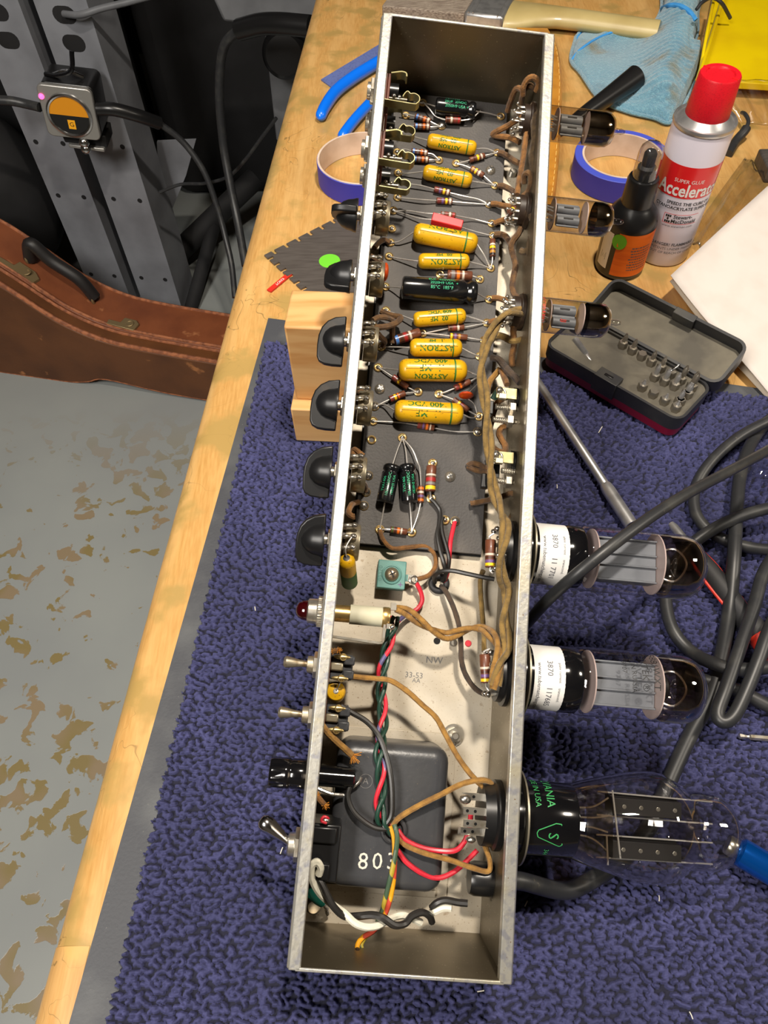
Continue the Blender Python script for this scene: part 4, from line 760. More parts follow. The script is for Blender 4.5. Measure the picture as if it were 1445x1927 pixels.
# brown sleeving at the preamp sockets
for lab,pts,r,mt in (
('rusty brown wire rising from the top right eyelet beside the far wall',[(955,209,9),(958,198,14),(963,184,22),(969,170,28),(976,166,31),(984,170,33)],1.9,'cloth_orange'),
('long brown wire bent over near the far right corner',[(976,222,10),(978,205,18),(982,184,26),(987,168,34),(996,161,38),(1004,166,36)],1.8,'cloth_brown'),
('brown wire loop arching highest in the far right corner',[(984,180,34),(985,164,39),(992,150,43),(1002,145,45),(1010,150,44),(1013,160,41),(1009,172,37)],1.9,'cloth_orange'),
('brown wire folded in a sharp V over the board edge, near the top',[(984,219,26),(972,226,22),(953,238,16),(935,247,12),(927,253,10),(936,256,10),(953,258,12),(966,262,14),(978,268,16)],1.9,'cloth_orange'),
('brown wire from the eyelet at the right end of the topmost yellow capacitor',[(937,287,9),(946,289,10),(958,296,12),(968,303,14),(980,309,16)],1.9,'cloth_brown'),
('long straight brown wire dropping past the farthest tube socket',[(992,240,30),(990,258,29),(987,277,28),(984,300,27),(980,322,26),(976,345,26),(973,366,26)],1.9,'cloth_orange'),
('thick dusty wire bundle along the right wall, at the top',[(1004,198,36),(1009,212,38),(1006,232,38),(1007,262,37),(1002,290,36),(1004,314,35),(1008,342,34),(1009,365,33),(1009,392,32)],2.6,'cloth_dusty'),
('brown wire from the eyelet right of the second yellow capacitor',[(936,350,9),(945,350,10),(957,355,12),(966,361,15),(975,370,20)],1.9,'cloth_brown'),
('brown wire loop standing between the far and middle tube sockets',[(987,345,30),(987,330,34),(993,325,37),(999,332,37),(998,348,35),(992,362,32),(984,369,30)],1.8,'cloth_brown'),
('orange brown wire from the shared eyelet below the second yellow capacitor',[(924,384,9),(934,384,10),(946,387,11),(958,389,12),(968,393,14)],1.9,'cloth_orange'),
('orange brown wire from the eyelet right of the red box capacitor',[(929,421,9),(938,417,10),(952,413,13),(966,414,18),(975,416,22)],1.9,'cloth_orange'),
('brown wire from the eyelet above the upright resistor, bending down',[(930,442,9),(940,441,10),(950,444,12),(957,453,14),(962,461,16)],2.0,'cloth_brown'),
('long brown wire snaking between the middle and third small tube sockets',[(981,427,27),(975,440,25),(966,452,22),(962,466,19),(966,482,17),(970,500,17),(966,522,17),(964,540,18),(968,554,20),(977,561,24),(986,557,27),(994,550,29)],2.0,'cloth_brown'),
('dusty wire hugging the right wall below the middle tube socket',[(981,390,34),(992,399,36),(1001,411,36),(1004,430,35),(1000,446,34),(996,463,33),(997,482,32),(1002,505,30)],2.0,'cloth_dusty'),
('short dusty wire hook at the wall below the middle tube socket',[(995,470,32),(987,474,31),(979,472,30)],2.2,'cloth_dusty'),
('orange brown wire at the right end of the largest black capacitor',[(925,561,9),(936,561,10),(950,565,12),(962,569,15),(972,572,20)],1.9,'cloth_orange'),
('short orange wire stub right of the yellow capacitor under the large black one',[(919,607,9),(930,604,10),(940,602,12)],1.9,'cloth_orange'),
('olive dusty wire crossing to the third small tube socket',[(924,640,16),(934,632,20),(948,634,22),(962,641,22),(975,641,24),(988,636,28),(998,634,30)],2.2,'cloth_olive'),
('orange wire dropping straight below the third small tube socket',[(966,612,28),(966,630,24),(967,650,20),(963,672,16),(964,690,14)],2.0,'cloth_orange'),
('dark stiff wire slanting toward the speaker jack',[(926,673,12),(938,676,16),(948,688,20),(958,699,24),(970,711,27),(978,720,29)],2.2,'cloth_dark'),
('tan wire bent behind the olive pair at the stained yellow capacitor',[(941,694,14),(932,705,13),(922,718,12),(917,736,11)],1.9,'cloth_tan'),
('brown wire running from the dark stiff wire to the upper speaker jack',[(943,696,16),(948,708,20),(954,724,24)],1.9,'cloth_orange'),
('bright orange wire from the upper speaker jack down to the board edge',[(954,746,28),(945,751,26),(935,759,23),(929,774,19),(925,790,15),(922,806,12)],1.9,'cloth_orange'),
('bright orange curled wire between the two speaker jacks',[(952,802,26),(943,806,25),(939,816,24),(944,828,25),(950,838,26),(950,849,27),(942,851,26),(932,846,22),(925,839,18)],1.9,'cloth_orange'),
('upper half of a doubled brown wire stub lying on the board edge',[(922,883,13),(913,880,11),(900,874,9),(888,872,8),(879,877,8)],1.7,'cloth_brown'),
('lower half of a doubled brown wire stub lying on the board edge',[(922,891,13),(913,888,11),(900,886,9),(888,882,8),(880,878,7)],1.7,'cloth_brown'),
('brown wire pointing left across the near right corner of the board',[(885,948,9),(900,945,10),(920,941,13),(938,937,17),(954,931,22),(964,928,25),(971,936,26),(970,950,25),(966,964,23),(962,976,22)],1.8,'cloth_brown'),
('thin olive wire linking the two fat socket resistors',[(909,1074,14),(904,1090,10),(904,1112,8),(906,1140,8),(908,1165,9),(910,1190,10),(911,1226,14)],1.5,'cloth_olive'),
('orange brown wire at the first control pot',[(704,467,20),(710,459,16),(718,453,11),(724,452,8),(734,457,8)],1.7,'cloth_brown'),
('brown wire above the second control pot',[(697,483,32),(704,487,32),(713,493,31),(716,495,30)],2.0,'cloth_brown'),
('long brown wire loop at the third control pot',[(700,616,34),(716,616,30),(732,613,24),(746,607,20),(754,599,18),(750,596,17),(738,594,16),(726,590,15),(716,585,15)],1.9,'cloth_brown'),
('inner brown wire loop at the third control pot',[(701,603,34),(710,598,32),(722,597,28),(733,600,22),(742,604,16),(750,602,12)],1.7,'cloth_brown'),
('short brown wire dropping to the blue tipped resistor',[(738,614,18),(738,625,14),(738,636,11),(737,646,10)],1.8,'cloth_brown'),
('brown wire from the third control pot to the short yellow capacitor eyelet',[(710,627,28),(717,635,20),(724,642,13),(720,651,8)],1.7,'cloth_brown'),
('brown wire curled over the lugs of the fourth control pot',[(683,737,36),(675,741,37),(672,748,37),(675,757,36),(682,761,35)],1.9,'cloth_brown'),
('frayed brown wire linking lugs of the fifth control pot',[(684,858,34),(676,852,34),(668,846,33),(664,850,32),(668,862,34)],1.6,'cloth_orange'),
('brown wire linking fifth pot lug to the eyelet below it',[(671,902,33),(680,905,22),(687,914,12),(688.7,924,8)],1.6,'cloth_brown'),
('curled frayed wire at the lugs of the nearest control pot',[(674,945,20),(664,948,26),(658,956,32),(656,966,35),(664,972,35),(668,972,35)],1.7,'cloth_orange'),
):
    wire(lab,pts,r,mt,CB if pts[0][0]>850 else 'cloth wires at the control pots')
# black and red leads through the grommet
wire('black wire from the lone upright resistor down into the grommet',[(811,939,9),(820,948,9),(828,962,9),(827,985,10),(823,1004,11),(828,1035,12),(836,1062,12),(838,1085,7),(834,1094,2)],1.25,'w_black')
wire('second black wire from the board into the grommet, beside the red one',[(834,973,9),(831,985,10),(833,1005,11),(840,1030,12),(845,1055,12),(840,1080,7),(832,1094,2)],1.2,'w_black')
wire('red wire from a bright solder joint into the grommet',[(856,982,9),(852,998,10),(848,1018,11),(846,1040,11),(844,1062,10),(841,1082,6),(836,1094,2)],1.35,'w_red')
wire('black wire arching from the grommet across to the upper power tube socket',[(818,1096,3),(818,1084,10),(828,1076,16),(850,1074,20),(880,1080,23),(908,1086,25),(930,1090,26)],1.35,'w_black')
wire('dark brown wire sweeping from the grommet to the lower power tube socket',[(830,1103,3),(838,1112,8),(852,1140,12),(863,1175,15),(867,1210,16),(868,1240,15),(874,1265,13),(888,1289,13),(904,1303,15),(921,1308,19)],1.5,'cloth_dark')
# ------------------------------------------------------------------ right wall hardware
for px,py,lab in ((960,768,'silver screw with a hex nut between the speaker jacks, upper one'),(955,792,'silver screw with a hex nut between the speaker jacks, second one'),(972,888,'silver screw with a hex nut beside the lower speaker jack'),(952,906,'silver screw with a hex nut below the lower speaker jack')):
    c=P(px,py,30); t=thing('machine_screw',lab,'screw',c,CH,'screws on the tube wall'); b=MB(); xe=W-.0005; x0=c.x-.009
    for i in range(11): b.lathe([(.0014,i*.0012),(.0019,i*.0012+.0006),(.0014,i*.0012+.0012)],(x0,c.y,c.z),(1,0,0),'nickel',10)
    b.cyl((x0,c.y,c.z),(xe,c.y,c.z),.0015,'nickel',8); obj('shank',b,t); b=MB().lathe([(.0040,0),(.0040,.0032)],(c.x-.0005,c.y,c.z),(1,0,0),'nickel',6); obj('hex_nut',b,t)
    b=MB().box((c.x-.014,c.y-.0045,c.z-.006),(c.x-.0095,c.y+.004,c.z-.001),'dusty_black'); obj('insulator',b,t,bevel=.0006)
for px,py,lab in ((962,742,'speaker jack with solder lugs inside the right wall, beside the rust orange disc'),(956,862,'speaker jack with solder lugs inside the right wall, left of the chrome driver shaft')):
    c=P(px,py,33); t=thing('speaker_jack',lab,'jack',c,CH,'speaker jacks'); b=MB().cyl((c.x+.002,c.y,c.z-.006),(W-.0004,c.y,c.z-.006),.0062,'dusty_black',20); obj('body',b,t)
    b=MB().box((c.x-.009,c.y-.0034,c.z),(W-.002,c.y+.0034,c.z+.0012),'olive_metal'); b.torus((c.x-.006,c.y,c.z+.0013),(0,0,1),.0022,.0008,'nickel',14,6); b.box((c.x-.008,c.y-.0048,c.z+.0012),(c.x-.0035,c.y-.0015,c.z+.0045),'can_grey'); obj('lug_strip',b,t,bevel=.0003)
    b=MB().sphere((c.x-.0075,c.y+.001,c.z+.0022),.0022,'solder',10,7); obj('solder_joint',b,t)
    b=MB().lathe([(.0052,0),(.0050,.0008),(.003,.0018),(0,.002)],(W+.0012,c.y,c.z-.001),(1,0,0),'nickel',16); obj('rivet',b,t)
b=MB().lathe([(.0075,-.012),(.0085,-.0095),(.0085,0),(.0105,0),(.0105,.0035),(.0085,.004),(.0075,.010)],(W,.0335,-.040),(1,0,0),'black_plastic',24)
solo('strain_relief','black strain relief bushing where the power cord enters the tray','bushing',b,CH,V(W,.0335,-.040))
# green sleeve bit
wire('short dark green sleeve behind the olive pair, by the upper speaker jack',[(929,752,16),(934,742,17),(941,733,18)],2.3,'w_green')
# ================================================================== BENCH
FL=-.88
def edge_x(y): return -.1975+.0725*y
def bench():
    t=thing('workbench','worn maple workbench with a rounded pale front edge','workbench',(.3,.5,0))
    b=MB(); R_=.022; ys=[-.35,1.6]; n=8
    prof=[]
    for i in range(n+1):
        a=math.pi/2*i/n; prof.append((R_-R_*math.sin(a)+0,-R_+R_*math.cos(a)))
    prof=[(1.0,-.0)]+[(R_*(1-math.sin(math.pi/2*i/n)),-R_*(1-math.cos(math.pi/2*i/n))) for i in range(n+1)]+[(0,-.05),(1.0,-.05)]
    vs=[];
    for y in ys:
        for dx,z in prof: vs.append(V(edge_x(y)-.004+dx,y,z))
    m=len(prof); fs=[[i,(i+1)%m,m+(i+1)%m,m+i] for i in range(m)]+[list(range(m))[::-1],list(range(m,2*m))]
    b.add(vs,fs,'maple'); obj('top',b,t,ang=50)
    b=MB(); vs=[]
    for y in (.40,-.35): 
        for dx in (-.0046,.0): pass
    # glued repair patch on the rounded edge
    for y in (.032,-.20):
        for i in range(n+1):
            a=math.pi/2*i/n; vs.append(V(edge_x(y)-.0044+R_*(1-math.sin(a))+(.004 if i==0 else 0),y,-R_*(1-math.cos(a))+.0004))
    fs=[[i,i+1,n+2+i,n+1+i] for i in range(n)]; b.add(vs,fs,'maple_edge'); obj('edge_patch',b,t)
    for y in (1.45,-.2):
        obj('leg',MB().box((edge_x(y)+.16,y-.04,FL),(edge_x(y)+.24,y+.04,-.051),'post_grey'),t)
    return t
bench()
# rubber mat and carpet
def quad_prism(pts,z0,z1,k): return MB().prism([(p[0],p[1]) for p in pts],lambda x,y,h:V(x,y,h),z0,z1,k)
ml=lambda y:-.1756+.1083*(y+.004)
mat=[(ml(-.3),-.3),(.62,-.3),(.62,.372),(-.1018,.5355),(ml(.5387),.5387)]
solo('rubber_mat','grey rubber backing mat whose border shows around the blue carpet','mat',quad_prism(mat,.0003,.004,'mat_rubber'),WORLD,(.1,.2,0))
def carpet():
    st=.00060; xs=np.arange(-.185,.47,st); ys=np.arange(-.16,.51,st); X,Y=np.meshgrid(xs,ys); rs=np.random.RandomState(3)
    cw,chh=.0038,.0027; Hh=np.zeros_like(X)
    nx=int(.7/cw)+6; ny=int(.72/chh)+6; jx=rs.uniform(-.4,.4,(ny,nx)); jy=rs.uniform(-.42,.42,(ny,nx)); an=rs.normal(0,.42,(ny,nx)); ht=rs.uniform(.62,1.,(ny,nx))
    IX=((X+.19)/cw).astype(int)+2; IY=((Y+.165)/chh).astype(int)+2
    for dy in (-1,0,1):
        for dx in (-1,0,1):
            i=np.clip(IY+dy,0,ny-1); j=np.clip(IX+dx,0,nx-1)
            cx_=(j-2+.5+jx[i,j]+.5*(i%2))*cw-.19; cy_=(i-2+.5+jy[i,j])*chh-.165
            ca,sa=np.cos(an[i,j]),np.sin(an[i,j]); u=(X-cx_)*ca+(Y-cy_)*sa; w=-(X-cx_)*sa+(Y-cy_)*ca
            u=np.maximum(np.abs(u)-.0009,0); d=np.sqrt(u*u+w*w)/.00128
            Hh=np.maximum(Hh,ht[i,j]*np.clip(1-d*d,0,1)**.7)
    Z=.0060+.0040*Hh
    # border, irregular
    cl=-.1555+.0787*(Y+.004)+.0011*np.sin(Y*700)+.0008*np.sin(Y*1730+1); far=.5045-.176*(X+.115)+.0012*np.sin(X*640)
    keep=(X>cl)&(Y<far)
    idx=-np.ones(X.shape,int); idx[keep]=np.arange(keep.sum())
    q=keep[:-1,:-1]&keep[1:,:-1]&keep[:-1,1:]&keep[1:,1:]
    a=idx[:-1,:-1][q];b_=idx[:-1,1:][q];c=idx[1:,1:][q];d=idx[1:,:-1][q]; faces=np.stack([a,b_,c,d],1)
    # skirt: rim vertices drop to the mat
    ed=keep.copy(); inn=np.zeros_like(keep); inn[1:-1,1:-1]=keep[1:-1,1:-1]&keep[:-2,1:-1]&keep[2:,1:-1]&keep[1:-1,:-2]&keep[1:-1,2:]
    Z=np.where(inn,Z,.0042); co_=np.stack([X[keep],Y[keep],Z[keep]],1)
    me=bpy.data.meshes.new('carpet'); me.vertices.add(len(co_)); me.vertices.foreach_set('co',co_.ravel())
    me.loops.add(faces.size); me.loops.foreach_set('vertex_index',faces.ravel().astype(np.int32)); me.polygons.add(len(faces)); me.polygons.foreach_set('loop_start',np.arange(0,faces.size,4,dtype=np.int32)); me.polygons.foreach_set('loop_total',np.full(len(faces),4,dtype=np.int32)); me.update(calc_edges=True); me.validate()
    at=me.attributes.new('pile_height','FLOAT','POINT'); at.data.foreach_set('value',Hh[keep].astype(np.float32)); me.materials.append(M['carpet']);
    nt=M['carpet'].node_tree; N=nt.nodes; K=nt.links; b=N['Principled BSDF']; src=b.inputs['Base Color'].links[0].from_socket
    a_=N.new('ShaderNodeAttribute'); a_.attribute_name='pile_height'; r_=N.new('ShaderNodeMapRange'); r_.inputs['From Min'].default_value=.05; r_.inputs['From Max'].default_value=.30; K.new(a_.outputs['Fac'],r_.inputs['Value'])   # shade between the loops put into the colour by pile height
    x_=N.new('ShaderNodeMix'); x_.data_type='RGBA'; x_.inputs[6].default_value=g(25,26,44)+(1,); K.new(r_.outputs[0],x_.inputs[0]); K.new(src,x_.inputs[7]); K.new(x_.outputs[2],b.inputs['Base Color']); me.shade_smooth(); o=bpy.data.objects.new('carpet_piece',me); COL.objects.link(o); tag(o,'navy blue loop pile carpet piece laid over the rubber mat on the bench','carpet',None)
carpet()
lint=[(1130,808,.0042),(620,1340,.002),(530,1600,.002),(905,1865,.002),(1300,1910,.0018),(990,1700,.0018),(1048,915,.002),(480,1145,.0018),(1180,1320,.002),(1240,1690,.0016)]
for px,py,s in lint:
    c=atz(px,py,.0105); a=random.uniform(0,3); d=V(math.cos(a),math.sin(a),0)*s
    solo('lint_fleck','tiny pale fleck of lint caught in the blue carpet pile','lint',MB().tube([c-d,c+V(0,0,.0005),c+d*.8],.0003,'lint',5,3),WORLD,c,'lint flecks on the carpet')
# wooden blocks
def block(name,lab,cat,lo,hi,rot,grp):
    mb=MB().box(lo,hi,'pine'); 
    return mb
def rotz(a,c): return Matrix.Translation(Vector(c))@Matrix.Rotation(a,4,'Z')
T0=rotz(-.075,(-.0768,.392,0))
solo('wood_block','small pine block lying lowest on the carpet beneath the thick block','wood block',MB().box((-.003,-.006,.0098),(.135,.055,.048),'pine',T0),WORLD,(-.0768,.392,.01),'pine blocks propping the tray',bevel=.0012)
solo('wood_block','thick pine block stacked on the smaller one, seen under the third knob','wood block',MB().box((0,.004,.0482),(.135,.043,.122),'pine',T0),WORLD,(-.0768,.392,.048),'pine blocks propping the tray',bevel=.0016)
# ------------------------------------------------------------------ bench-top objects
def taproll(c,lab,ro=.0505,ri=.0405,h=.0245):
    t=thing('tape_roll',lab,'tape roll',c,WORLD,'rolls of blue painter tape')
    b=MB().lathe([(ri+.0022,0),(ro-.0006,0),(ro,.0006),(ro,h-.0006),(ro-.0006,h),(ri+.0022,h),(ri+.0022,0)],c,(0,0,1),'tape_blue',64,False,['tape_side','tape_side',None,'tape_side','tape_side',None]); obj('tape',b,t)
    b=MB().lathe([(ri,0),(ri+.0022,0),(ri+.0022,h+.0003),(ri,h+.0003),(ri,0)],c,(0,0,1),'tape_core',64,False); obj('cardboard_core',b,t)
c=atz(1172,293,.0245); taproll((c.x,c.y,.0005),'roll of blue tape behind the farthest preamp tube, right of the tray')
c=atz(684,297,.0245); taproll((c.x,c.y,.0005),'roll of blue tape half hidden left of the tray, beside the blue plier handles',.0505,.0478)
# spray can
B=Vector(atz(1243,472,0)); B.z=.0005
t=thing('spray_can','white and red aerosol can with a red cap and Accelerator lettering','spray can',B)
h=.137; r=.026
b=MB().lathe([(.0235,0),(.0255,.0008),(.026,.003),(.026,.1255),(.0250,.1295)],B,(0,0,1),'can_white',56,True)
nv=Vector((-.20,-1,0))
def band(mb,z0,z1,k,B=B,r=r,a0=-2.2,a1=2.2,nv=nv):
    f=ringmap(B,(0,0,1),nv,r,1,0,0,.0002); n_=60; vs=[];fs=[]
    for i in range(n_+1):
        x=(a0+(a1-a0)*i/n_)*r; vs+=[f(x,z0),f(x,z1)]
    for i in range(n_): fs.append([2*i,2*i+2,2*i+3,2*i+1])
    mb.add(vs,fs,k)
band(b,.0735,.103,'can_red',a0=-3.1,a1=3.1)
def ct(s_,sz,x,z,k,bold=0,cx=1): fm=ringmap(B,(0,0,1),nv,r,1,x/r,z,.0004); b.text(s_,sz,lambda u,v:fm(u*cx,v),k,bold,.003)
ct('Accelerator',.0165,.0040,.0805,'label_white',.0004,.78); ct('SUPER GLUE',.0048,-.0005,.0895,'label_white')
ct('SPEEDS THE CURE OF',.0042,.006,.0680,'ink_black',.0001); ct('CYANOACRYLATE SUPER GLUES',.0042,.006,.0632,'ink_black',.0001)
ct('Stewart-',.0050,.0045,.0548,'ink_black',.0001); ct('MacDonald',.0050,.0060,.0502,'ink_black',.0001); ct('www.stewmac.com',.0036,.002,.0452,'ink_grey')
ct('DANGER! FLAMMABLE',.0042,.004,.0255,'ink_grey',.0001); ct('CONTENTS UNDER PRESSURE',.0036,.004,.0208,'ink_grey'); ct('KEEP OUT OF REACH OF CHILDREN',.0036,.004,.0165,'ink_grey')
f=ringmap(B,(0,0,1),nv,r,1,0,0,.0003)
for x0,x1,z0,z1 in ((-.0125,.019,.0570,.0574),(-.0125,.019,.0476,.0480),(-.0128,-.0124,.0476,.0574)): b.add([f(x0+(x1-x0)*i/8,z) for i in range(9) for z in(z0,z1)],[[2*i,2*i+2,2*i+3,2*i+1] for i in range(8)],'can_red')
for i in range(3):
    for j in range(3):
        if (i+j)%2==0 or i==1: x0=-.0112+i*.0018; z0=.0484+j*.0028; b.add([f(x0,z0),f(x0+.0015,z0),f(x0+.0015,z0+.0022),f(x0,z0+.0022)],[(0,1,2,3)],'ink_black')
obj('can_body',b,t)
b=MB().lathe([(.0250,.1285),(.0264,.1290),(.0268,.1310),(.0264,.1330),(.0252,.1334),(.0240,.1318),(.0215,.1330),(.0180,.1375),(.0172,.1380)],B,(0,0,1),'satin_steel',56,False); obj('rim_and_dome',b,t,ang=60)
b=MB().lathe([(.0182,.1352),(.0184,.1360),(.0168,.1680),(.0160,.1694),(.0118,.1694),(.0112,.1682),(0,.1682)],B,(0,0,1),'cap_red',56,True)
for a in (2.3,2.3+math.pi):
    T=Matrix.Translation(B+V(0,0,.1690))@Matrix.Rotation(a,4,'Z'); b.box((.0110,-.0008,-.0012),(.0164,.0008,.0008),'can_red',T)
obj('cap',b,t,ang=50)
# black spray bottle
B=Vector(atz(1163,502,0)); B.z=.0005
t=thing('spray_bottle','black spray bottle with an orange label and clear nozzle cover','spray bottle',B)
r=.0232; pr=[(.020,0),(.0224,.001),(r,.004),(r,.052),(.0228,.056),(.0205,.0625),(.016,.0685),(.0125,.072),(.0118,.078)]
b=MB().lathe(pr,B,(0,0,1),'black_plastic',48)
n2=Vector((.05,-1,0)); f=ringmap(B,(0,0,1),n2,r,1,0,0,.0002); n_=40; vs=[];fs=[]
for i in range(n_+1):
    x=(-.68+2.1*i/n_)*r; vs+=[f(x,.006),f(x,.051)]
for i in range(n_): fs.append([2*i,2*i+2,2*i+3,2*i+1])
b.add(vs,fs,'label_orange')
vs=[];fs=[]
for i in range(9):
    x=(-1.45+.55*i/8)*r; vs+=[f(x,.010),f(x,.048)]
for i in range(8): fs.append([2*i,2*i+2,2*i+3,2*i+1])
b.add(vs,fs,'label_white')
rr_=random.Random(5)
for i in range(9):
    x=-.0095+rr_.uniform(0,.002); z=.0375-i*.0030; ftx=ringmap(B,(0,0,1),n2,r,1,.30,0,.0003)
    while x<.0105+rr_.uniform(-.002,.001):
        w_=rr_.uniform(.0008,.0026); b.add([ftx(x,z-.0006),ftx(x+w_,z-.0006),ftx(x+w_,z+.0006),ftx(x,z+.0006)],[(0,1,2,3)],'ink_grey'); x+=w_+.0006
for i in range(14):
    z=.030+i*.0011; w_=rr_.uniform(.0003,.0008); b.add([f(-1.35*r,z),f(-1.0*r,z),f(-1.0*r,z+w_),f(-1.35*r,z+w_)],[(0,1,2,3)],'ink_black')
for z0,z1,x0,x1 in ((.018,.0184,-1.3,-1.05),(.0255,.0259,-1.3,-1.05),(.018,.0259,-1.3,-1.285),(.018,.0259,-1.065,-1.05),(.020,.0235,-1.22,-1.12)): b.add([f(x0*r,z0),f(x1*r,z0),f(x1*r,z1),f(x0*r,z1)],[(0,1,2,3)],'ink_black')
obj('bottle_body',b,t,ang=60)
c=f(-.62*r,.0440); nn=(Vector((c.x-B.x,c.y-B.y,0))).normalized()
bb=MB(); ff=ringmap(B,(0,0,1),n2,r,1,0,0,.0006); bb.add([ff(-.62*r+.0068*math.cos(2*math.pi*i/28),.0425+.0078*math.sin(2*math.pi*i/28)) for i in range(28)],[list(range(28))],'sticker_green'); obj('round_sticker',bb,t,label='round green sticker')
b=MB(); n_=48; vs=[];fs=[]
for j,(z,rr) in enumerate(((.070,.0128),(.0705,.0140),(.092,.0136),(.0945,.0128),(.0950,.0095))):
    for i in range(n_): q=rr*(1+(.02 if i%2 and 0<j<3 else 0)); a=2*math.pi*i/n_; vs.append(B+V(q*math.cos(a),q*math.sin(a),z))
for j in range(4):
    for i in range(n_): fs.append([j*n_+i,j*n_+(i+1)%n_,(j+1)*n_+(i+1)%n_,(j+1)*n_+i])
fs.append([4*n_+i for i in range(n_)]); b.add(vs,fs,'black_plastic'); obj('ribbed_collar',b,t,ang=25)
obj('pump_nozzle',MB().lathe([(.0085,.094),(.0080,.104),(.0055,.106),(.0055,.116),(.004,.1185),(0,.119)],B,(0,0,1),'rubber',24),t)
obj('clear_cover',MB().lathe([(.0108,.094),(.0104,.116),(.0092,.1215),(.006,.125),(0,.126)],B,(0,0,1),'glass_bulb',32,False),t,ang=80)
# bit case
def planebox(): pass
a=atz(1018,668,.02); b_=atz(1270,815,.02); ux=(b_-a); ux.z=0; LX=ux.length; ux.normalize(); uy=V(-ux.y,ux.x,0)
cB=Vector((a.x,a.y,.0140))
TC=Matrix((ux.to_4d(),uy.to_4d(),(0,0,1,0),(0,0,0,1))).transposed(); 
for i in range(3): TC[3][i]=0
TC=Matrix.Translation(cB)@TC
t=thing('bit_case','open black and maroon screwdriver bit case full of steel bits','bit case',cB)
def rrect(x0,y0,x1,y1,r,n=5):
    o=[]
    for cx_,cy_,a0 in ((x1-r,y1-r,0),(x0+r,y1-r,90),(x0+r,y0+r,180),(x1-r,y0+r,270)):
        for i in range(n+1): an=math.radians(a0+90*i/n); o.append((cx_+r*math.cos(an),cy_+r*math.sin(an)))
    return o
def trayshell(x0,y0,x1,y1,z0,z1,r,wall,floorz,kout,kin,kfl,T):
    b=MB(); A=rrect(x0,y0,x1,y1,r); I=rrect(x0+wall,y0+wall,x1-wall,y1-wall,max(r-wall,.001)); n=len(A)
    vs=[V(x,y,z0) for x,y in A]+[V(x,y,z1) for x,y in A]+[V(x,y,z1) for x,y in I]+[V(x,y,floorz) for x,y in I]
    vs=[T@v for v in vs]
    def strip(o1,o2): return [[o1+i,o1+(i+1)%n,o2+(i+1)%n,o2+i] for i in range(n)]
    b.add(vs,[list(range(n))[::-1]]+strip(0,n),kout); b.add(vs,strip(n,2*n)+strip(2*n,3*n),kin); b.add(vs,[list(range(3*n,4*n))],kfl); return b
DW=.052
obj('lower_tray',trayshell(0,0,LX,DW,.0055,.0185,.010,.0022,.0160,'kit_black','kit_black','kit_dust',TC),t,ang=50)
obj('maroon_shell',MB().prism(rrect(.001,.001,LX-.001,DW-.001,.009),lambda x,y,h:TC@V(x,y,h),-.0030,.0055,'kit_red'),t)
TL=TC@Matrix.Translation(V(.004,DW+.0035,.006))@Matrix.Rotation(math.radians(16),4,'X')
obj('lid',trayshell(0,0,LX-.001,.047,0,.0150,.010,.0026,.0028,'kit_black','kit_black','kit_dust',TL),t,ang=50)
obj('lid_notch',MB().box((LX*.47,.0405,.006),(LX*.62,.0475,.0156),'kit_black',TL),t,bevel=.0006)
obj('hinge',MB().cyl(TC@V(.03,DW+.0012,.0135),TC@V(LX-.012,DW+.0012,.0135),.0018,'kit_black',10),t)
obj('latch',MB().box((LX*.40,-.0022,.004),(LX*.56,.009,.0205),'kit_black',TC).box((LX*.45,.002,.0205),(LX*.51,.0045,.0212),'black_plastic',TC),t,bevel=.0008)
obj('catch_tab',MB().box((.006,.030,.0160),(.0125,.041,.0245),'kit_black',TC),t,bevel=.0006)
pegs=[]
for i in range(9): pegs.append((.050+i*.0095,.0435-i*.0006,.0225 if i<6 else .026))
for i in range(3): pegs.append((.0895+i*.0085,.0290+i*.001,.024))
for i in range(4): pegs.append((.119-i*.0002+ (i%2)*.0075,.030-(i//2)*.011,.022))
for i in range(4): pegs.append((.088+i*.0105,.0130-i*.0006,.018))
for i,(x,y,zt) in enumerate(pegs):
    if x>LX-.008: x=LX-.012
    c=TC@V(x,y,.0158); b=MB().lathe([(.0040,0),(.0040,.0055),(.0035,.0065)],c,(0,0,1),'bit_steel',6)
    if i%3!=2 or zt>.0235: b.lathe([(.0021,.006),(.0020,zt-.0115),(.0014,zt-.0105),(.0007,zt-.008)],c,TC.to_3x3()@V(.0,.12,1),'bit_steel' if i<9 else 'satin_steel',8)
    else: b.torus(c+V(0,0,.0058),(0,0,1),.0024,.0006,'nickel',14,6)
    solo('driver_bit','steel screwdriver bit standing in the open bit case','driver bit',b,WORLD,c,'bits standing in the case')
for i,(x,y,x2,y2,zz) in enumerate(((.096,.040,.100,.0455,.024),(.105,.039,.109,.0445,.024),(.115,.038,.119,.0435,.024),(.124,.036,.1285,.0415,.024))):
    if x2>LX-.004: continue
    A=TC@V(x,y,zz-.004);B2=TC@V(x2,y2,zz+.004); b=MB().lathe([(.0016,0),(.0016,.003),(.0012,.0036),(.0012,.009),(.0005,.0105)],A,B2-A,'chrome',8); solo('driver_bit','bright small bit leaning out of the case beside the hinge','driver bit',b,WORLD,A,'bright bits leaning in the case')
A=atz(1082,640,.029); B2=atz(1112,683,.0275); ax=(B2-A); b=MB().lathe([(.0034,0),(.0034,ax.length*.66),(.0036,ax.length*.67),(.0025,ax.length*.70),(.0025,ax.length*.97),(.002,ax.length)],A,ax,'satin_steel',16); solo('bit_holder','short round steel bit holder lying in the case under the third preamp tube','bit holder',b,WORLD,A)
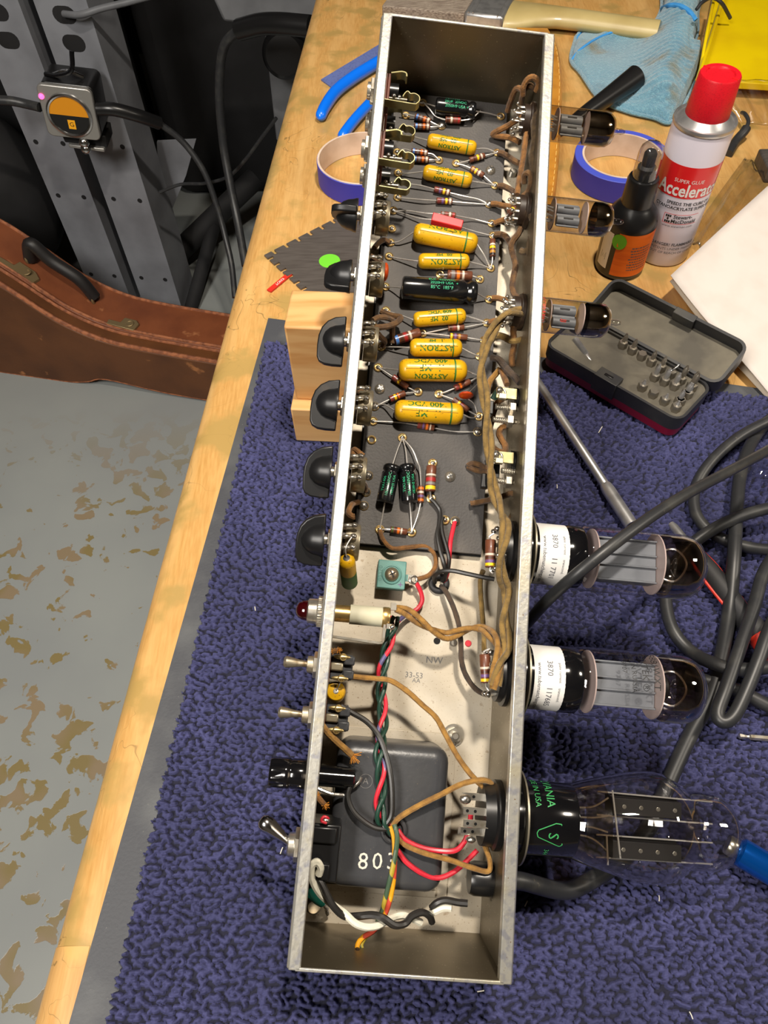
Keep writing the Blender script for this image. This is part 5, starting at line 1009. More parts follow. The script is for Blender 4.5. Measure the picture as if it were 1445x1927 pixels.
# chrome driver
A=atz(1000,702,.0155); B2=atz(1188,988,.0155); ax=(B2-A); l=ax.length
t=thing('nut_driver','chrome nut driver shaft with a socket end, lying between bit case and tray','driver',A)
obj('shaft',MB().lathe([(.0036,0),(.0036,l*.76),(.0033,l*.765)],A,ax,'satin_steel',20),t); obj('socket',MB().lathe([(.0040,l*.762),(.0046,l*.775),(.0050,l*.80),(.0050,l),(.0038,l),(.0036,l*.95),(0,l*.95)],A,ax,'satin_steel',22),t)
# second screwdriver with red and black grip
A=atz(1262,985,.0155); B2=atz(1304,1036,.0165); C2=atz(1432,1200,.0175); ax=B2-A; l=ax.length
t=thing('screwdriver','black and red gripped screwdriver tangled under the cables','screwdriver',A)
obj('shaft',MB().lathe([(.0022,0),(.0032,.004),(.0032,l*.9),(.0042,l*.92),(.0042,l*1.1)],A,ax,'satin_steel',16),t)
ax2=C2-B2; l2=ax2.length; obj('grip',MB().lathe([(.004,0),(.0058,.004),(.0070,.018),(.0074,.035),(.0064,l2*.72),(.0078,l2*.8),(.0080,l2*.95),(.006,l2)],B2,ax2,'rubber',24,True),t)
u,w=perp(ax2)
for s in (1,-1):
    d=u*s; obj('red_stripe',MB().tube([B2+ax2*k+d*rr for k,rr in ((.05,.0056),(.2,.0072),(.35,.0074),(.55,.0070),(.72,.0064))],.0012,'red_grip',8),t)
obj('red_end',MB().lathe([(.0080,0),(.0082,.012),(.006,.016)],B2+ax2*.97,ax2,'red_grip',22),t)
# blue anodised handle
A=atz(1368,1588,.020); B2=atz(1480,1655,.020); ax=B2-A
t=thing('screwdriver','metallic blue screwdriver handle with a knurled silver ring, by the rectifier tube','screwdriver',A)
b=MB().lathe([(.0052,0),(.0056,.001),(.0056,.0042),(.005,.0052)],A,ax,'nickel',40)
obj('knurled_ring',b,t); obj('handle',MB().lathe([(.0048,.0050),(.0080,.0075),(.0082,.011),(.0082,.06),(.006,.064)],A,ax,'blue_handle',36),t)
A=atz(1391,1385,.0115);B2=atz(1462,1391,.0115); ax=B2-A; solo('driver_bit','small pale silver double ended bit lying on the carpet at the right edge','driver bit',MB().lathe([(.0018,0),(.0014,.0025),(.0008,.0052),(.0014,.0062),(.0018,.0066),(.0018,.03)],A,ax,'nickel',6),WORLD,A)
# cables
def cable(label,pts,r,name='cable',base=None):
    q=[atz(x,y,z) for x,y,z in pts]; return solo(name,label,'cable',MB().tube(q,r,'cable_black',14,8),WORLD,q[0])
e=Vector((CH@V(W+.004,.0335,-.040))); px0=[e,Vector((CH@V(W+.016,.0335,-.041)))]
q=px0+[atz(*p) for p in ((1062,1676,.026),(1120,1652,.02),(1175,1612,.0165),(1225,1550,.0165),(1263,1460,.0165),(1300,1380,.0165),(1334,1318,.0175),(1354,1250,.018),(1372,1150,.018),(1381,1050,.027),(1386,960,.027),(1396,880,.024),(1425,815,.0175),(1470,770,.0165))]
b=MB().tube(q,.0047,'cable_black',14,8); solo('power_cable','black power cord leaving the tray behind the rectifier tube and climbing rightward','cable',b,WORLD,q[0])
cable('thick black cable slanting down over the upper power tube',[(1500,815,.085),(1440,850,.105),(1370,888,.122),(1300,925,.136),(1240,962,.144),(1180,1005,.148),(1120,1052,.146),(1070,1093,.136),(1025,1135,.11),(985,1180,.075),(940,1225,.045),(880,1280,.022)],.0032)
cable('black cable curling in an open loop at the upper right of the carpet',[(1500,768,.03),(1440,795,.028),(1385,826,.025),(1335,872,.022),(1308,920,.018),(1310,968,.0165),(1340,1003,.0165),(1385,1024,.0165),(1440,1034,.017),(1500,1030,.018)],.0042)
cable('black cable emerging below the upper power tube in a wide curve',[(1500,950,.034),(1440,958,.034),(1385,975,.033),(1335,1000,.030),(1290,1035,.024),(1262,1080,.018),(1253,1130,.0165),(1266,1185,.0165),(1300,1226,.0175),(1350,1251,.028),(1400,1260,.031),(1500,1248,.030)],.0043)
cable('black cable folded into a tight upright loop at the right edge',[(1500,1000,.034),(1442,1068,.036),(1418,1145,.037),(1392,1220,.037),(1366,1295,.036),(1350,1342,.034),(1362,1358,.034),(1382,1345,.036),(1405,1298,.040),(1428,1240,.044),(1450,1180,.046),(1500,1080,.046)],.0042)
cable('black cable running from the lower power tube tip to the right edge',[(1285,1268,.0165),(1310,1277,.0165),(1352,1287,.0165),(1400,1305,.0165),(1450,1330,.0165),(1500,1352,.0165)],.0044)
c=atz(1428,915,.020); solo('clear_cap','clear plastic cap lying by the cables at the right edge','plastic cap',MB().lathe([(.009,0),(.011,.004),(.011,.026),(.009,.030),(0,.031)],c,V(.5,.6,.1),'glass_clear',28,False),WORLD,c)
# ------------------------------------------------------------------ paper, bags, cloths, tools at the back of the bench
def sheet(label,name,cat,pts,k,th=.0004,nu=14,nv=14,zf=None,kedge=None):
    a,b_,c,d=[Vector(p) for p in pts]; vs=[];fs=[]
    for i in range(nu+1):
        for j in range(nv+1):
            u,v=i/nu,j/nv; p=(a*(1-u)+b_*u)*(1-v)+(d*(1-u)+c*u)*v
            if zf: p=p+V(0,0,zf(u,v))
            vs.append(p)
    for i in range(nu):
        for j in range(nv): fs.append([i*(nv+1)+j,(i+1)*(nv+1)+j,(i+1)*(nv+1)+j+1,i*(nv+1)+j+1])
    mb=MB().add(vs,fs,k); o=solo(name,label,cat,mb,WORLD,(a+c)/2); m=o.modifiers.new('s','SOLIDIFY'); m.thickness=th; m.offset=1; return o
A=atz(1262,518,.030);Bq=atz(1500,310,.022);Cq=atz(1640,700,.010);D=atz(1445,752,.0075)
sheet('folded white paper sheet sticking up beside the bit case','paper_sheet','paper',(A,Bq,Cq,D),'paper',.0006,20,20,lambda u,v:.004*math.sin(u*2.2+v*1.3)+.006*u*(1-v)-.0015*math.sin(v*5))
A2=A+V(0.001,-.0005,-.006); sheet('lower folded leaf of white paper under the top sheet','paper_sheet','paper',(A2,Bq+V(0,0,-.012),Cq+V(0,0,-.004),D+V(.002,-.002,-.003)),'paper_edge',.0005,20,20,lambda u,v:.003*math.sin(u*2.2+v*1.3)-.004*math.sin(v*3))
# clear bag
bz=lambda u,v:.004+.006*math.sin(u*3.1)*math.sin(v*3.1)+.0022*math.sin(u*19+v*4)
sheet('crumpled clear plastic bag between spray can and white paper','plastic_bag','bag',(atz(1292,455,.002),atz(1335,492,.002),atz(1460,360,.002),atz(1400,300,.002)),'film',.0003,18,18,bz)
sheet('strip of clear packing film on the yellow tray edge','plastic_film','film',(atz(1395,232,.006),atz(1480,240,.006),atz(1480,150,.03),atz(1330,150,.03)),'film',.0003,18,18,lambda u,v:.003*math.sin(u*23)*math.sin(v*3))
# blue cloth
def cloth_obj():
    out=[(1083,72),(1074,114),(1093,140),(1130,190),(1180,212),(1230,224),(1262,232),(1290,190),(1315,130),(1316,106),(1302,100),(1312,60),(1313,20),(1330,-40),(1250,-40),(1244,18),(1222,50),(1180,45),(1130,44),(1100,54)]
    rim=smooth([atz(x,y,.003) for x,y in out+out[:1]],6)[:-1]; n=len(rim); rx=np.array([p.x for p in rim]); ry=np.array([p.y for p in rim])
    st=.0016; xs=np.arange(rx.min(),rx.max()+st,st); ys=np.arange(ry.min(),ry.max()+st,st); X,Y=np.meshgrid(xs,ys); ins=np.zeros(X.shape,bool); D=np.full(X.shape,9.)
    for k in range(n):
        x0,y0,x1,y1=rx[k],ry[k],rx[(k+1)%n],ry[(k+1)%n]
        c=((y0>Y)!=(y1>Y)); 
        with np.errstate(divide='ignore',invalid='ignore'): ins^=c&(X<(x1-x0)*(Y-y0)/(y1-y0+1e-12)+x0)
        t=np.clip(((X-x0)*(x1-x0)+(Y-y0)*(y1-y0))/((x1-x0)**2+(y1-y0)**2+1e-12),0,1); D=np.minimum(D,np.hypot(X-x0-t*(x1-x0),Y-y0-t*(y1-y0)))
    def ridge(pts,w,h):
        q=[atz(*p) for p in pts]; d=np.full(X.shape,9.)
        for a,b_ in zip(q,q[1:]):
            t=np.clip(((X-a.x)*(b_.x-a.x)+(Y-a.y)*(b_.y-a.y))/((b_.x-a.x)**2+(b_.y-a.y)**2),0,1); d=np.minimum(d,np.hypot(X-a.x-t*(b_.x-a.x),Y-a.y-t*(b_.y-a.y)))
        return h*np.exp(-(d/w)**2),d
    r1,d1=ridge(((1282,-20,.01),(1275,60,.01),(1262,120,.01),(1240,190,.004)),.028,.026)
    r2,_=ridge(((1073,115,.005),(1140,66,.008),(1209,58,.01)),.007,.005)
    r3,_=ridge(((1316,108,.004),(1300,180,.004)),.012,.010)
    wr=np.sin((Y+.25*X)*620+2.2*np.sin(X*90))*.0011*np.exp(-(d1/.035)**2)+.0012*np.sin(X*70+Y*40)+.0010*np.sin(X*31-Y*83)
    Hh=.0012+np.minimum(1,D/.006)**.6*(.0062+r1+r2+r3+wr)
    idx=-np.ones(X.shape,int); idx[ins]=np.arange(ins.sum()); q=ins[:-1,:-1]&ins[1:,:-1]&ins[:-1,1:]&ins[1:,1:]
    fc=np.stack([idx[:-1,:-1][q],idx[:-1,1:][q],idx[1:,1:][q],idx[1:,:-1][q]],1); c=atz(1200,120,.002)
    t=thing('cleaning_cloth','crumpled light blue microfibre cloth with brown stains at the back','cloth',c)
    b=MB().add([V(*p) for p in np.stack([X[ins],Y[ins],Hh[ins]],1).tolist()],fc.tolist(),'microfiber'); o=obj('fabric',b,t,ang=80); m=o.modifiers.new('s','SOLIDIFY'); m.thickness=.0010; m.offset=-1
    obj('edge_roll',MB().tube([p+V(0,0,.0012) for p in rim]+[rim[0]+V(0,0,.0012)],.0024,'microfiber',8,1),t)
    def hz(p): return float(Hh[int(np.clip((p.y-ys[0])/st,0,len(ys)-1)),int(np.clip((p.x-xs[0])/st,0,len(xs)-1))])
    def hem(px,r,lab=None):
        q=[]
        for x,y in px:
            p=atz(x,y,.008); 
            for _ in range(4): p=atz(x,y,max(.004,hz(p)))
            q.append(p)
        obj('hem',MB().tube(q,r,'cloth_edge',8,6),t,label=lab)
    hem(((1074,116),(1085,100),(1100,87),(1120,74),(1140,65),(1160,58),(1180,55),(1209,57),(1226,48)),.0016,'bright blue stitched hem'); hem(((1083,76),(1090,64),(1100,56),(1120,48),(1140,45),(1160,45),(1180,46),(1205,50),(1220,50)),.0022); hem(((1246,16),(1257,11),(1270,10),(1283,13),(1297,22),(1309,38)),.0030)
cloth_obj()
# black handle
A=atz(1096,216,.012);B2=atz(1196,146,.026); ax=B2-A; l=ax.length
b=MB().lathe([(.0045,-.05),(.0050,-.03),(.0080,0),(.0105,l*.5),(.0132,l*.92),(.0138,l),(.0118,l+.0008),(0,l+.0006)],A,ax,'black_plastic',32); solo('tool_handle','black flared plastic tool handle lying across the blue cloth corner','tool handle',b,WORLD,A)
# tan leather strap behind the tube wall
pts=[(1036,60),(1052,95),(1059,150),(1058,215),(1055,280),(1050,340),(1044,392)]
t=thing('leather_case','tan leather pouch edge with stitching, peeking out behind the tube wall','pouch',atz(1040,230,.01))
out=[atz(x,y,.012) for x,y in pts]; inn=[atz(x-75,y,.012) for x,y in pts]; b=MB(); n=len(out)
rim=smooth(out,5); ri=[p+V(-.045,0,0) for p in rim]; m=len(rim)
vs=[V(p.x,p.y,.0006) for p in rim]+[V(p.x-.001,p.y,.012) for p in rim]+[V(p.x-.005,p.y,.0165) for p in rim]+[V(p.x,p.y,.018) for p in ri]+[V(p.x,p.y,.0006) for p in ri]
b.add(vs,[[k*m+i,k*m+i+1,(k+1)*m+i+1,(k+1)*m+i] for k in range(4) for i in range(m-1)],'leather_tan'); obj('leather',b,t,ang=60)
b=MB()
for i in range(2,m-2): p=rim[i]; q=rim[i+1]; b.tube([V(p.x-.0052,p.y,.0168),V(p.x*.4+q.x*.6-.0052,p.y*.4+q.y*.6,.0168)],.0006,'stitch',6,1)
obj('stitching',b,t)
# pliers and ruler strip left of the tray
t=thing('pliers','pliers with bright blue dipped handles left of the tray','pliers',atz(640,170,.004))
obj('handle',MB().tube([atz(*q) for q in ((601,224,.0065),(612,200,.008),(632,172,.0085),(662,148,.0085),(700,124,.0085),(745,98,.0085),(790,80,.0085))],lambda s:(.0064+.0012*math.sin(s*3.1))*min(1,(s/.045)**.5+.1),'plier_blue',14,7),t)
obj('handle',MB().tube([atz(*q) for q in ((640,262,.0065),(662,232,.008),(686,205,.0085),(730,160,.0085),(775,120,.0085),(800,95,.0085))],lambda s:.0062*min(1,(s/.045)**.5+.1),'plier_blue',14,7),t)
obj('jaw',MB().lathe([(.007,0),(.0075,.02),(.007,.05),(.003,.07)],atz(790,82,.0085),V(.6,.5,0),'satin_steel',16),t)
rp=[atz(604,150,.0015),atz(626,166,.0015),atz(790,72,.0015),atz(770,50,.0015)]
solo('ruler_strip','dull blue plastic strip lying under the pliers','plastic strip',MB().prism([(p.x,p.y) for p in rp],lambda x,y,h:V(x,y,h),.0004,.0020,'ruler_blue'),WORLD,rp[0])
# notched spreader
def spreader():
    t=thing('notched_spreader','grey steel notched spreader plate under the first two knobs','spreader',atz(570,480,.001))
    a=atz(497,480,.002);b_=atz(660,396,.002);c=atz(700,430,.002);d=atz(700,580,.002);e=atz(590,566,.002); poly=[]
    def teeth(p,q,n,dp,wd):
        d_=(q-p); L_=d_.length; d_.normalize(); nn=V(-d_.y,d_.x,0)*dp; o=[]
        for i in range(n):
            s=(i+.7)*L_/(n+.4); o+=[p+d_*(s-wd/2),p+d_*(s-wd/2)+nn,p+d_*(s+wd/2)+nn,p+d_*(s+wd/2)]
        return o
    poly=[a]+teeth(a,e,7,.0058,.0035)+[e,d,c,b_]+teeth(b_,a,7,.0062,.0036)
    pts=[(p.x,p.y) for p in poly]; ar=sum(pts[i][0]*pts[(i+1)%len(pts)][1]-pts[(i+1)%len(pts)][0]*pts[i][1] for i in range(len(pts)))
    if ar<0: pts=pts[::-1]
    obj('plate',MB().prism(pts,lambda x,y,h:V(x,y,h),.0004,.0022,'tool_steel'),t)
    c=atz(620,491,.0023); obj('round_sticker',MB().lathe([(.0105,0),(.0105,.0003),(0,.0003)],V(c.x,c.y,.0022),(0,0,1),'sticker_lime',32,False),t,label='lime green round sticker')
spreader()
A=atz(506,547,.0018);B2=atz(546,514,.0018); d=(B2-A).normalized(); nn=V(-d.y,d.x,0)*.0026
b=MB().prism([tuple((A-nn).xy),tuple((B2-nn).xy),tuple((B2+nn).xy),tuple((A+nn).xy)],lambda x,y,h:V(x,y,h),.0004,.0020,'chip_red'); mm=(A+B2)/2
b.text('KNOT',.0042,lambda x,y:V(mm.x,mm.y,.0021)+d*x*-1+nn.normalized()*-y,'label_white'); solo('red_chip','small red plastic strip beside the notched spreader','plastic strip',b,WORLD,A)
# paintbrush
t=thing('paintbrush','wide paintbrush with a pale wooden handle at the top of the frame','paintbrush',atz(900,10,.012))
fA=atz(872,42,.014); fB=atz(945,52,.014); d=(fB-fA); d.z=0; d.normalize(); nn=V(-d.y,d.x,0); Lf=(fB-fA).length
def bb(a,b_,w0,w1,h0,h1,k,off0=0,off1=0):
    m=MB(); vs=[]
    for s,w,h,o in ((a,w0,h0,off0),(b_,w1,h1,off1)):
        c=fA+d*s+nn*o; vs+=[c-V(0,0,h),c+nn*w-V(0,0,h),c+nn*w+V(0,0,h),c+V(0,0,h)]
    return m.add(vs,[(0,1,2,3)[::-1],(4,5,6,7),(0,1,5,4),(1,2,6,5),(2,3,7,6),(3,0,4,7)],k)
obj('bristles',bb(-.115,0,.085,.076,.007,.0105,'bristle'),t,bevel=.002); 
m=bb(0,Lf,.076,.074,.0125,.0125,'satin_steel'); obj('ferrule',m,t,bevel=.004)
m=MB()
for s in (.006,.012,Lf-.008): m.tube([fA+d*s+V(0,0,.0127),fA+d*s+nn*.075+V(0,0,.0127)],.0008,'satin_steel',6,1)
obj('ferrule_crimp',m,t)
hp=[(Lf,.074,0),(Lf+.018,.070,.003),(Lf+.04,.052,.0195),(Lf+.065,.040,.029),(Lf+.10,.036,.0315),(Lf+.15,.037,.030),(Lf+.195,.036,.030)]
m=MB(); vs=[]; nr=16
for s,w,o in hp:
    c=fA+d*s+nn*(o+w/2)
    for i in range(nr): a=2*math.pi*i/nr; vs.append(c+nn*(w/2)*math.cos(a)+V(0,0,.0115)*math.sin(a))
k=len(hp); fs=[[j*nr+i,j*nr+(i+1)%nr,(j+1)*nr+(i+1)%nr,(j+1)*nr+i] for j in range(k-1) for i in range(nr)]+[[(k-1)*nr+i for i in range(nr)],[i for i in range(nr)][::-1]]
m.add(vs,fs,'brush_handle'); obj('handle',m,t,ang=60)
# yellow tray
y0=atz(1311,150,.004); y1=atz(1470,168,.004); y2=atz(1355,-40,.004)
t=thing('yellow_tray','bright yellow plastic tray at the back right corner','tray',y0)
def flat(pts,z0,z1,k): return MB().prism([(p.x,p.y) for p in pts],lambda x,y,h:V(x,y,h),z0,z1,k)
q=[atz(*p,.02) for p in ((1313,150),(1480,160),(1480,-60),(1352,-60))]
obj('floor_panel',flat(q,.012,.020,'yellow_plastic'),t,bevel=.001)
a,b_=atz(1313,150,.03),atz(1366,-20,.03); obj('rim',MB().tube([a,(a+b_)/2,b_],.0028,'yellow_plastic',10),t)
a,b_=atz(1332,52,.045),atz(1347,-20,.045); obj('rim',MB().tube([atz(1316,140,.02),a,b_],.002,'yellow_plastic',10),t)
solo('thin_cable','thin black cord arching over the cloth at the top right','cord',MB().tube([atz(*p) for p in ((1310,18,.05),(1322,4,.055),(1340,-4,.055),(1358,6,.05),(1374,34,.03))],.0022,'cable_black',8),WORLD,atz(1310,18,.05))
solo('cable_plug','black cord end with a small loop standing right of the spray can','cord',MB().tube([atz(*p) for p in ((1370,290,.003),(1385,265,.006),(1402,245,.012),(1408,228,.016),(1402,215,.018),(1396,212,.014))],lambda s:.0052 if s<.45 else .0022,'cable_black',10),WORLD,atz(1380,270,.004))
a=atz(1436,345,.0); solo('steel_clamp','grey steel tool corner at the right edge above the paper','tool',MB().box((a.x,a.y,.0005),(a.x+.05,a.y+.040,.016),'tool_steel'),WORLD,a,bevel=.002)
# ================================================================== FLOOR AND BACKGROUND
o=obj('floor',MB().box((-3.3,-1.7,FL-.05),(2.3,3.1,FL),'floor_paint'),None,WORLD,(0,0,FL)); o['kind']='structure'
for nm,lo,hi,mt in (('wall_back',(-3.2,3.0,FL),(2.2,3.1,1.75),'wall_dark'),('wall_left',(-3.3,-1.6,FL),(-3.2,3.1,1.75),'wall_light'),('wall_right',(2.2,-1.6,FL),(2.3,3.1,1.75),'wall_light'),('wall_front',(-3.3,-1.7,FL),(2.3,-1.6,1.75),'wall_light'),('ceiling',(-3.3,-1.7,1.75),(2.3,3.1,1.8),'ceiling_white')):
    o=obj(nm,MB().box(lo,hi,mt),None,WORLD,(0,0,0)); o['kind']='structure'
def post(lab,bx,by,w,dpt,rot,top):
    T=Matrix.Translation(V(bx,by,FL))@Matrix.Rotation(rot,4,'Z'); t=thing('steel_upright',lab,'steel upright',(bx,by,FL),WORLD,'perforated uprights behind the bench')
    hh=top-FL; b=MB(); b.box((0,0,0),(w,.004,hh),'post_grey',T); b.box((0,.004,0),(.004,dpt,hh),'post_grey',T); b.box((w-.004,.004,0),(w,dpt,hh),'post_grey',T); obj('channel',b,t)
    SLOTS=(.668,.718)
    for zz in (.105,.33,.46,.80):
        for xx in (.2,.8): c=T@V(w*xx,-.0004,zz); obj('bolt_hole',MB().lathe([(.0055,0),(.0055,.0006)],c,T.to_3x3()@V(0,-1,0),'dark_fabric',12),t)
    for zz in SLOTS:
        pl=[]
        for sx,a0 in ((1,-90),(-1,90)):
            for i in range(9): an=math.radians(a0+180*i/8); pl.append((w*.5+sx*.0075+.0155*math.cos(an),zz+.0155*math.sin(an)))
        obj('punched_slot',MB().prism(pl,lambda u,v,h:T@V(u,-h,v),-.0002,.0006,'dark_fabric'),t)
A_=atz(250,575,FL); A2_=atz(345,590,FL)
post('left perforated grey upright with the tuner clipped to it',-.805,1.600,.105,.09,-.14,.25)
post('right perforated grey upright beside the tuner',-.671,1.5825,.106,.11,-.14,.25)
# under-bench rail and foot
a=aty(395,0,1.55)
t=thing('bench_rail','grey painted steel rail and leg at the far end of the bench','steel rail',(a.x,1.5,a.z))
p=[aty(*q,1.50) for q in ((388,-30),(420,42),(600,62),(620,-30))]
obj('rail',MB().add(p+[v+V(0,.16,0) for v in p],[(0,1,2,3),(7,6,5,4),(0,4,5,1),(1,5,6,2),(2,6,7,3),(3,7,4,0)],'rail_grey'),t,bevel=.006)
lg=[aty(*q,1.56) for q in ((497,55),(570,55),(575,280),(520,265))]
obj('leg',MB().add(lg+[v+V(0,.05,0) for v in lg],[(0,1,2,3),(7,6,5,4),(0,4,5,1),(1,5,6,2),(2,6,7,3),(3,7,4,0)],'rail_grey'),t,bevel=.003)
c=aty(537,100,1.53); obj('round_knob',MB().lathe([(.040,0),(.044,.004),(.042,.018),(.034,.028),(0,.031)],c,(0,-1,.3),'black_plastic',32),t)
gg=[aty(*q,1.72) for q in ((295,268),(368,265),(350,330),(305,440))]
solo('steel_gusset','grey steel brace plate behind the right upright','brace',MB().add(gg+[v+V(0,.01,0) for v in gg],[(0,1,2,3),(7,6,5,4),(0,4,5,1),(1,5,6,2),(2,6,7,3),(3,7,4,0)],'post_grey'),WORLD,gg[0])
# dark equipment bags and stand
solo('equipment_cover','large black covered equipment stack filling the dark gap behind the uprights','equipment cover',MB().box((-.66,2.08,FL),(.3,2.7,.5),'dark_fabric'),WORLD,(-.2,2.3,FL),bevel=.05,seg=4)
solo('equipment_bag','lumpy black bag at the left edge behind the guitar case','bag',MB().sphere((-1.12,1.72,-.62),1,'dark_fabric',20,14,(.28,.14,.26)),WORLD,(-1.12,1.72,FL))
solo('amplifier_box','black box on the floor behind the tuner and uprights at the left','box',MB().box((-1.7,1.9,FL),(-.75,2.4,.0),'dark_fabric'),WORLD,(-1.2,2.1,FL),bevel=.03,seg=3)
solo('stand_leg','black angled stand beam and leg on the floor behind the guitar case neck','stand',MB().tube([aty(318,492,1.72),aty(480,335,1.92)],.030,'dark_fabric',10,1).tube([aty(402,428,1.80),atz(356,592,FL+.002)],.018,'dark_fabric',10,1),WORLD,atz(356,592,FL))
def acable(lab,pts,r,k='cable_black',name='audio_cable'):
    q=[aty(*p) for p in pts]; return q
q=acable('',[(184,205,1.47),(215,206,1.47),(260,218,1.48),(300,232,1.50),(345,268,1.50),(385,325,1.48),(412,400,1.45),(425,450,1.42),(436,500,1.38),(442,560,1.32)],.007)
t=thing('audio_cable','black cable plugged into the right side of the tuner, hanging down','cable',q[0]); obj('plug_boot',MB().tube(q[:4],.0125,'black_plastic',12,5),t); obj('cord',MB().tube(q[3:],.0065,'cable_black',10,6),t)
q=acable('',[(585,50,1.36),(530,45,1.38),(490,46,1.4),(450,56,1.42),(425,80,1.43),(415,120,1.44),(413,190,1.44),(420,270,1.43),(432,340,1.4),(446,410,1.36),(462,500,1.28)],.008)
t=thing('audio_cable','thick black jack cable bending down beside the bench edge','cable',q[0]); obj('plug_boot',MB().tube(q[:4],.017,'black_plastic',14,5),t); obj('cord',MB().tube(q[3:],.0085,'cable_black',10,6),t)
solo('audio_cable','thin black cable sagging from the tuner cable across to the bench','cable',MB().tube([aty(*p) for p in ((300,362,1.5),(340,347,1.52),(385,345,1.5),(430,332,1.48),(462,300,1.46),(490,262,1.45),(520,222,1.44))],.0035,'cable_black',8,6),WORLD,aty(300,362,1.5))
solo('audio_cable','black cable entering the left side of the tuner','cable',MB().tube([aty(*p) for p in ((-20,188,1.5),(20,190,1.5),(50,196,1.5),(75,202,1.49))],.009,'cable_black',10,6),WORLD,aty(-20,188,1.5))
solo('audio_cable','grey cable threaded through a slot at the top of the right upright','cable',MB().tube([aty(*p) for p in ((120,26,1.57),(150,28,1.55),(190,16,1.55),(240,4,1.55),(300,-12,1.55))],.006,'rail_grey',10,6),WORLD,aty(150,28,1.55))
# tuner
def tuner():
    yp=1.475; c=[aty(*q,yp) for q in ((60,155),(165,167),(197,262),(99,256))]; cen=sum(c,Vector())/4
    ux=(c[1]-c[0]).normalized(); uz=(c[0]-c[3]); uz=(uz-ux*uz.dot(ux)).normalized(); un=ux.cross(uz)   # un points toward viewer side (-y)
    if un.y>0: un=-un
    w=((c[1]-c[0]).length+(c[2]-c[3]).length)/4; h=((c[0]-c[3]).length+(c[1]-c[2]).length)/4
    fn=lambda x,y,z:cen+ux*x+uz*y+un*z
    t=thing('clip_tuner','silver and amber instrument tuner clamped to the uprights','tuner',cen)
    obj('housing',MB().prism(rrect(-w*.92,-h*.98,w*1.02,h*1.02,.012),fn,-.075,-.006,'black_plastic'),t,bevel=.002)
    obj('face_plate',MB().prism(rrect(-w,-h,w,h,.012),fn,-.006,.004,'tuner_silver'),t,bevel=.002)
    R_=w*.78; b=MB(); cc=fn(0,-h*.08,.004); b.torus(cc,un,R_,.004,'chrome',40,8); obj('bezel',b,t)
    vs=[fn(R_*math.cos(math.pi*i/24),-h*.08+R_*math.sin(math.pi*i/24),.0052) for i in range(25)]; obj('amber_half',MB().add(vs,[list(range(25))],'tuner_amber'),t,label='amber half disc window')
    vs=[fn(R_*math.cos(math.pi+math.pi*i/24),-h*.08+R_*math.sin(math.pi+math.pi*i/24),.0052) for i in range(25)]; b=MB().add(vs,[list(range(25))],'black_plastic'); b.prism([(-.007,-.009),(.007,-.009),(.007,.009),(-.007,.009)],lambda x,y,z:fn(x+w*.02,y-h*.42,z),.0053,.0058,'digit'); b.text('G',.013,lambda x,y:fn(x+w*.02,y-h*.42,.006),'black_plastic'); obj('display',b,t)
    obj('led',MB().sphere(fn(-w*.88,h*.55,.004),.0055,'led_red',12,8),t,label='glowing pink red light')
    obj('clamp',MB().prism([(-w*.6,-h*1.5),(w*1.05,-h*1.55),(w*1.05,-h*1.05),(-w*.7,-h*1.05)],fn,-.075,-.02,'dark_fabric').prism([(-w*.4,-h*1.62),(w*.95,-h*1.66),(w*.95,-h*1.5),(-w*.45,-h*1.48)],fn,-.06,-.012,'tuner_silver'),t,bevel=.002)
    b=MB().tube([fn(w*.3,-h*1.08,-.008),fn(w*.3,-h*1.3,-.004),fn(w*.35,-h*1.5,-.004)],.006,'chrome',10); b.sphere(fn(w*.3,-h*1.15,0),.011,'chrome',12,8); b.sphere(fn(w*.32,-h*1.42,0),.011,'chrome',12,8); obj('clamp_spring',b,t)
    b=MB().tube([fn(-w*.7,h*1.15,-.02),fn(-w*.2,h*1.25,-.01),fn(w*.35,h*1.5,-.01),fn(w*.45,h*2.1,-.02)],.0045,'black_gloss',8); b.tube([fn(-w*.5,h*1.05,-.03),fn(w*.1,h*1.35,-.02),fn(w*.6,h*1.1,-.03)],.004,'chrome',8); obj('wire_loop',b,t)
tuner()
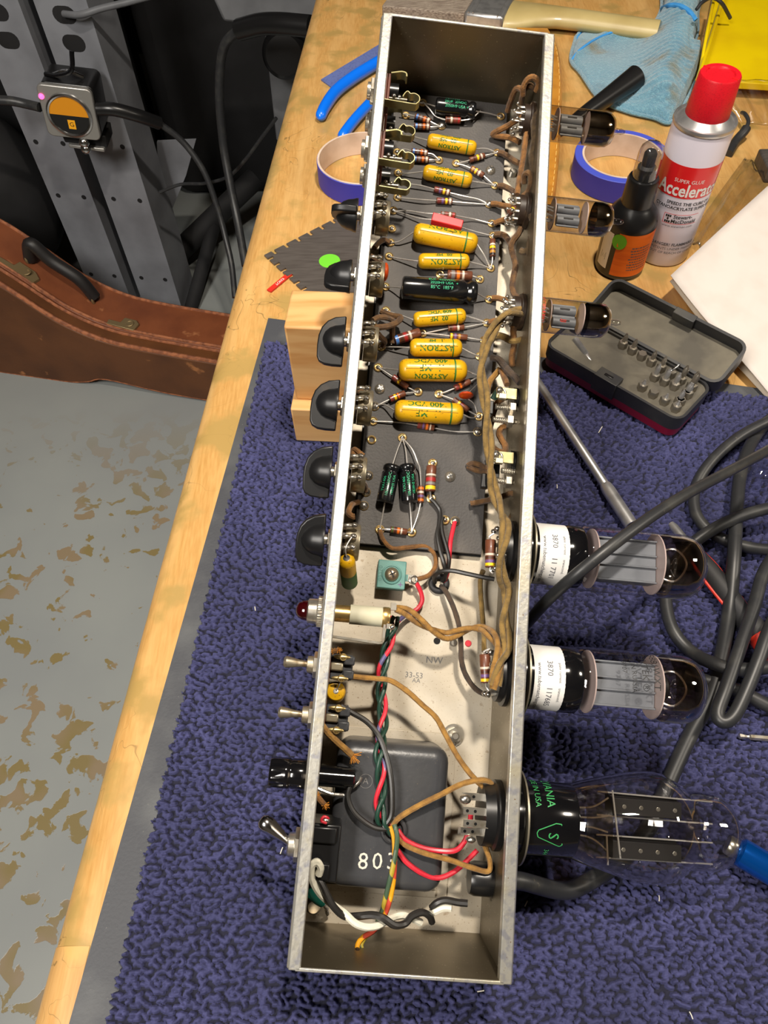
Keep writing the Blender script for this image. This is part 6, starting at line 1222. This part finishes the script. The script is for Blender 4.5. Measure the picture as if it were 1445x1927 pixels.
# guitar case
def gcase():
    o=V(-1.0,1.352,FL); d=V(.53,-.109,0).normalized(); nn=V(-d.y,d.x,0)
    prof_top=[(-.55,.36),(-.2,.375),(.0,.362),(.08,.338),(.16,.275),(.24,.205),(.33,.163),(.44,.148),(.62,.139),(.95,.128)]
    prof_bot=[(.95,-.002),(.62,.006),(.45,.012),(.30,.030),(.245,.012),(.19,.001),(.10,.0),(-.2,.0),(-.55,.0)]
    def sm(p): return [(v.x,v.y) for v in smooth([V(a,b_,0) for a,b_ in p],4)]
    tp=sm(prof_top); bt=sm(prof_bot); poly=tp+bt
    fn=lambda x,z,w:o+d*x+V(0,0,max(z,0)+.0005)+nn*w
    t=thing('guitar_case','worn brown guitar case standing on its side on the floor','guitar case',o,WORLD)
    obj('front_shell',MB().prism(poly,fn,0,.045,'case_front_shaded'),t,bevel=.004)
    obj('back_shell',MB().prism(poly,fn,.049,.165,'case_brown'),t,bevel=.004)
    obj('binding',MB().tube([fn(x,z+.001,.006) for x,z in tp],.0055,'case_edge',8,1).tube([fn(x,z+.001,.040) for x,z in tp],.004,'case_edge',8,1).tube([fn(x,z+.001,.054) for x,z in tp],.004,'case_edge',8,1).tube([fn(x,z,.160) for x,z in tp],.004,'case_edge',8,1).tube([fn(x,z,.003) for x,z in bt],.003,'case_edge',8,1),t)
    def on(x): 
        for (a,b_),(c,e) in zip(tp,tp[1:]):
            if a<=x<=c: return b_+(e-b_)*(x-a)/(c-a)
        return .14
    for x in (.345,.135):
        b=MB(); pts=[(x,.058),(x+.05,.062)]
        b.prism([(x-.018,.052),(x+.045,.052),(x+.05,.075),(x+.04,.085),(x+.012,.085),(x+.008,.068),(x-.018,.066)],lambda u,w,h:fn(u,on(u),0)+nn*w+V(0,0,h),0,.006,'case_brass'); b.torus(fn(x+.03,on(x+.03),.07)+V(0,0,.006),(0,0,1),.008,.002,'case_brass',16,6); obj('latch',b,t,bevel=.001)
    h0,h1=.155,.268
    q=[fn(h0,on(h0)+.002,.11),fn(h0+.02,on(h0)+.045,.11),fn(.208,on(.208)+.052,.11),fn(h1-.01,on(h1)+.052,.11),fn(h1+.012,on(h1)+.002,.11)]
    obj('handle',MB().tube(q,.0145,'grip_black',14,7),t)
    for x in (h0,h1+.012): b=MB().torus(fn(x,on(x)+.006,.11),d,.013,.0035,'case_brass',16,6); obj('handle_ring',b,t)
gcase()
AMB,KEY,FILL,SIDE,EXPO=.22,22,22,7,.13
# ================================================================== LIGHT
w=bpy.data.worlds.new('room_ambient'); SC.world=w; w.use_nodes=True; w.node_tree.nodes['Background'].inputs[0].default_value=(1.0,.93,.85,1); w.node_tree.nodes['Background'].inputs[1].default_value=AMB
def area(name,loc,target,size,power,col,size_y=None,shape='RECTANGLE'):
    l=bpy.data.lights.new(name,'AREA'); l.shape=shape; l.size=size; l.size_y=size_y or size; l.energy=power; l.color=col
    o=bpy.data.objects.new(name,l); COL.objects.link(o); o.location=loc; d=Vector(target)-Vector(loc); o.rotation_euler=d.to_track_quat('-Z','Y').to_euler(); return o
area('bench_lamp',(.20,.36,1.5),(.05,.30,.08),.07,KEY,(1,.90,.77),.09)
area('ceiling_light',(-.9,-.5,1.6),(-.7,1.0,-.8),.5,FILL,(1,.94,.86),1.0).data.spread=math.radians(100)
area('side_lamp',(1.25,.2,1.0),(0,.2,0),.16,SIDE,(1,.9,.76))
for o in bpy.data.objects:
    if '_b' in o: del o['_b']
SC.view_settings.view_transform='Standard'; SC.view_settings.look='None'; SC.view_settings.gamma=1; SC.view_settings.use_curve_mapping=False; SC.view_settings.exposure=EXPO
SC.cycles.max_bounces=14; SC.cycles.transparent_max_bounces=24; SC.cycles.caustics_refractive=False; SC.cycles.caustics_reflective=False
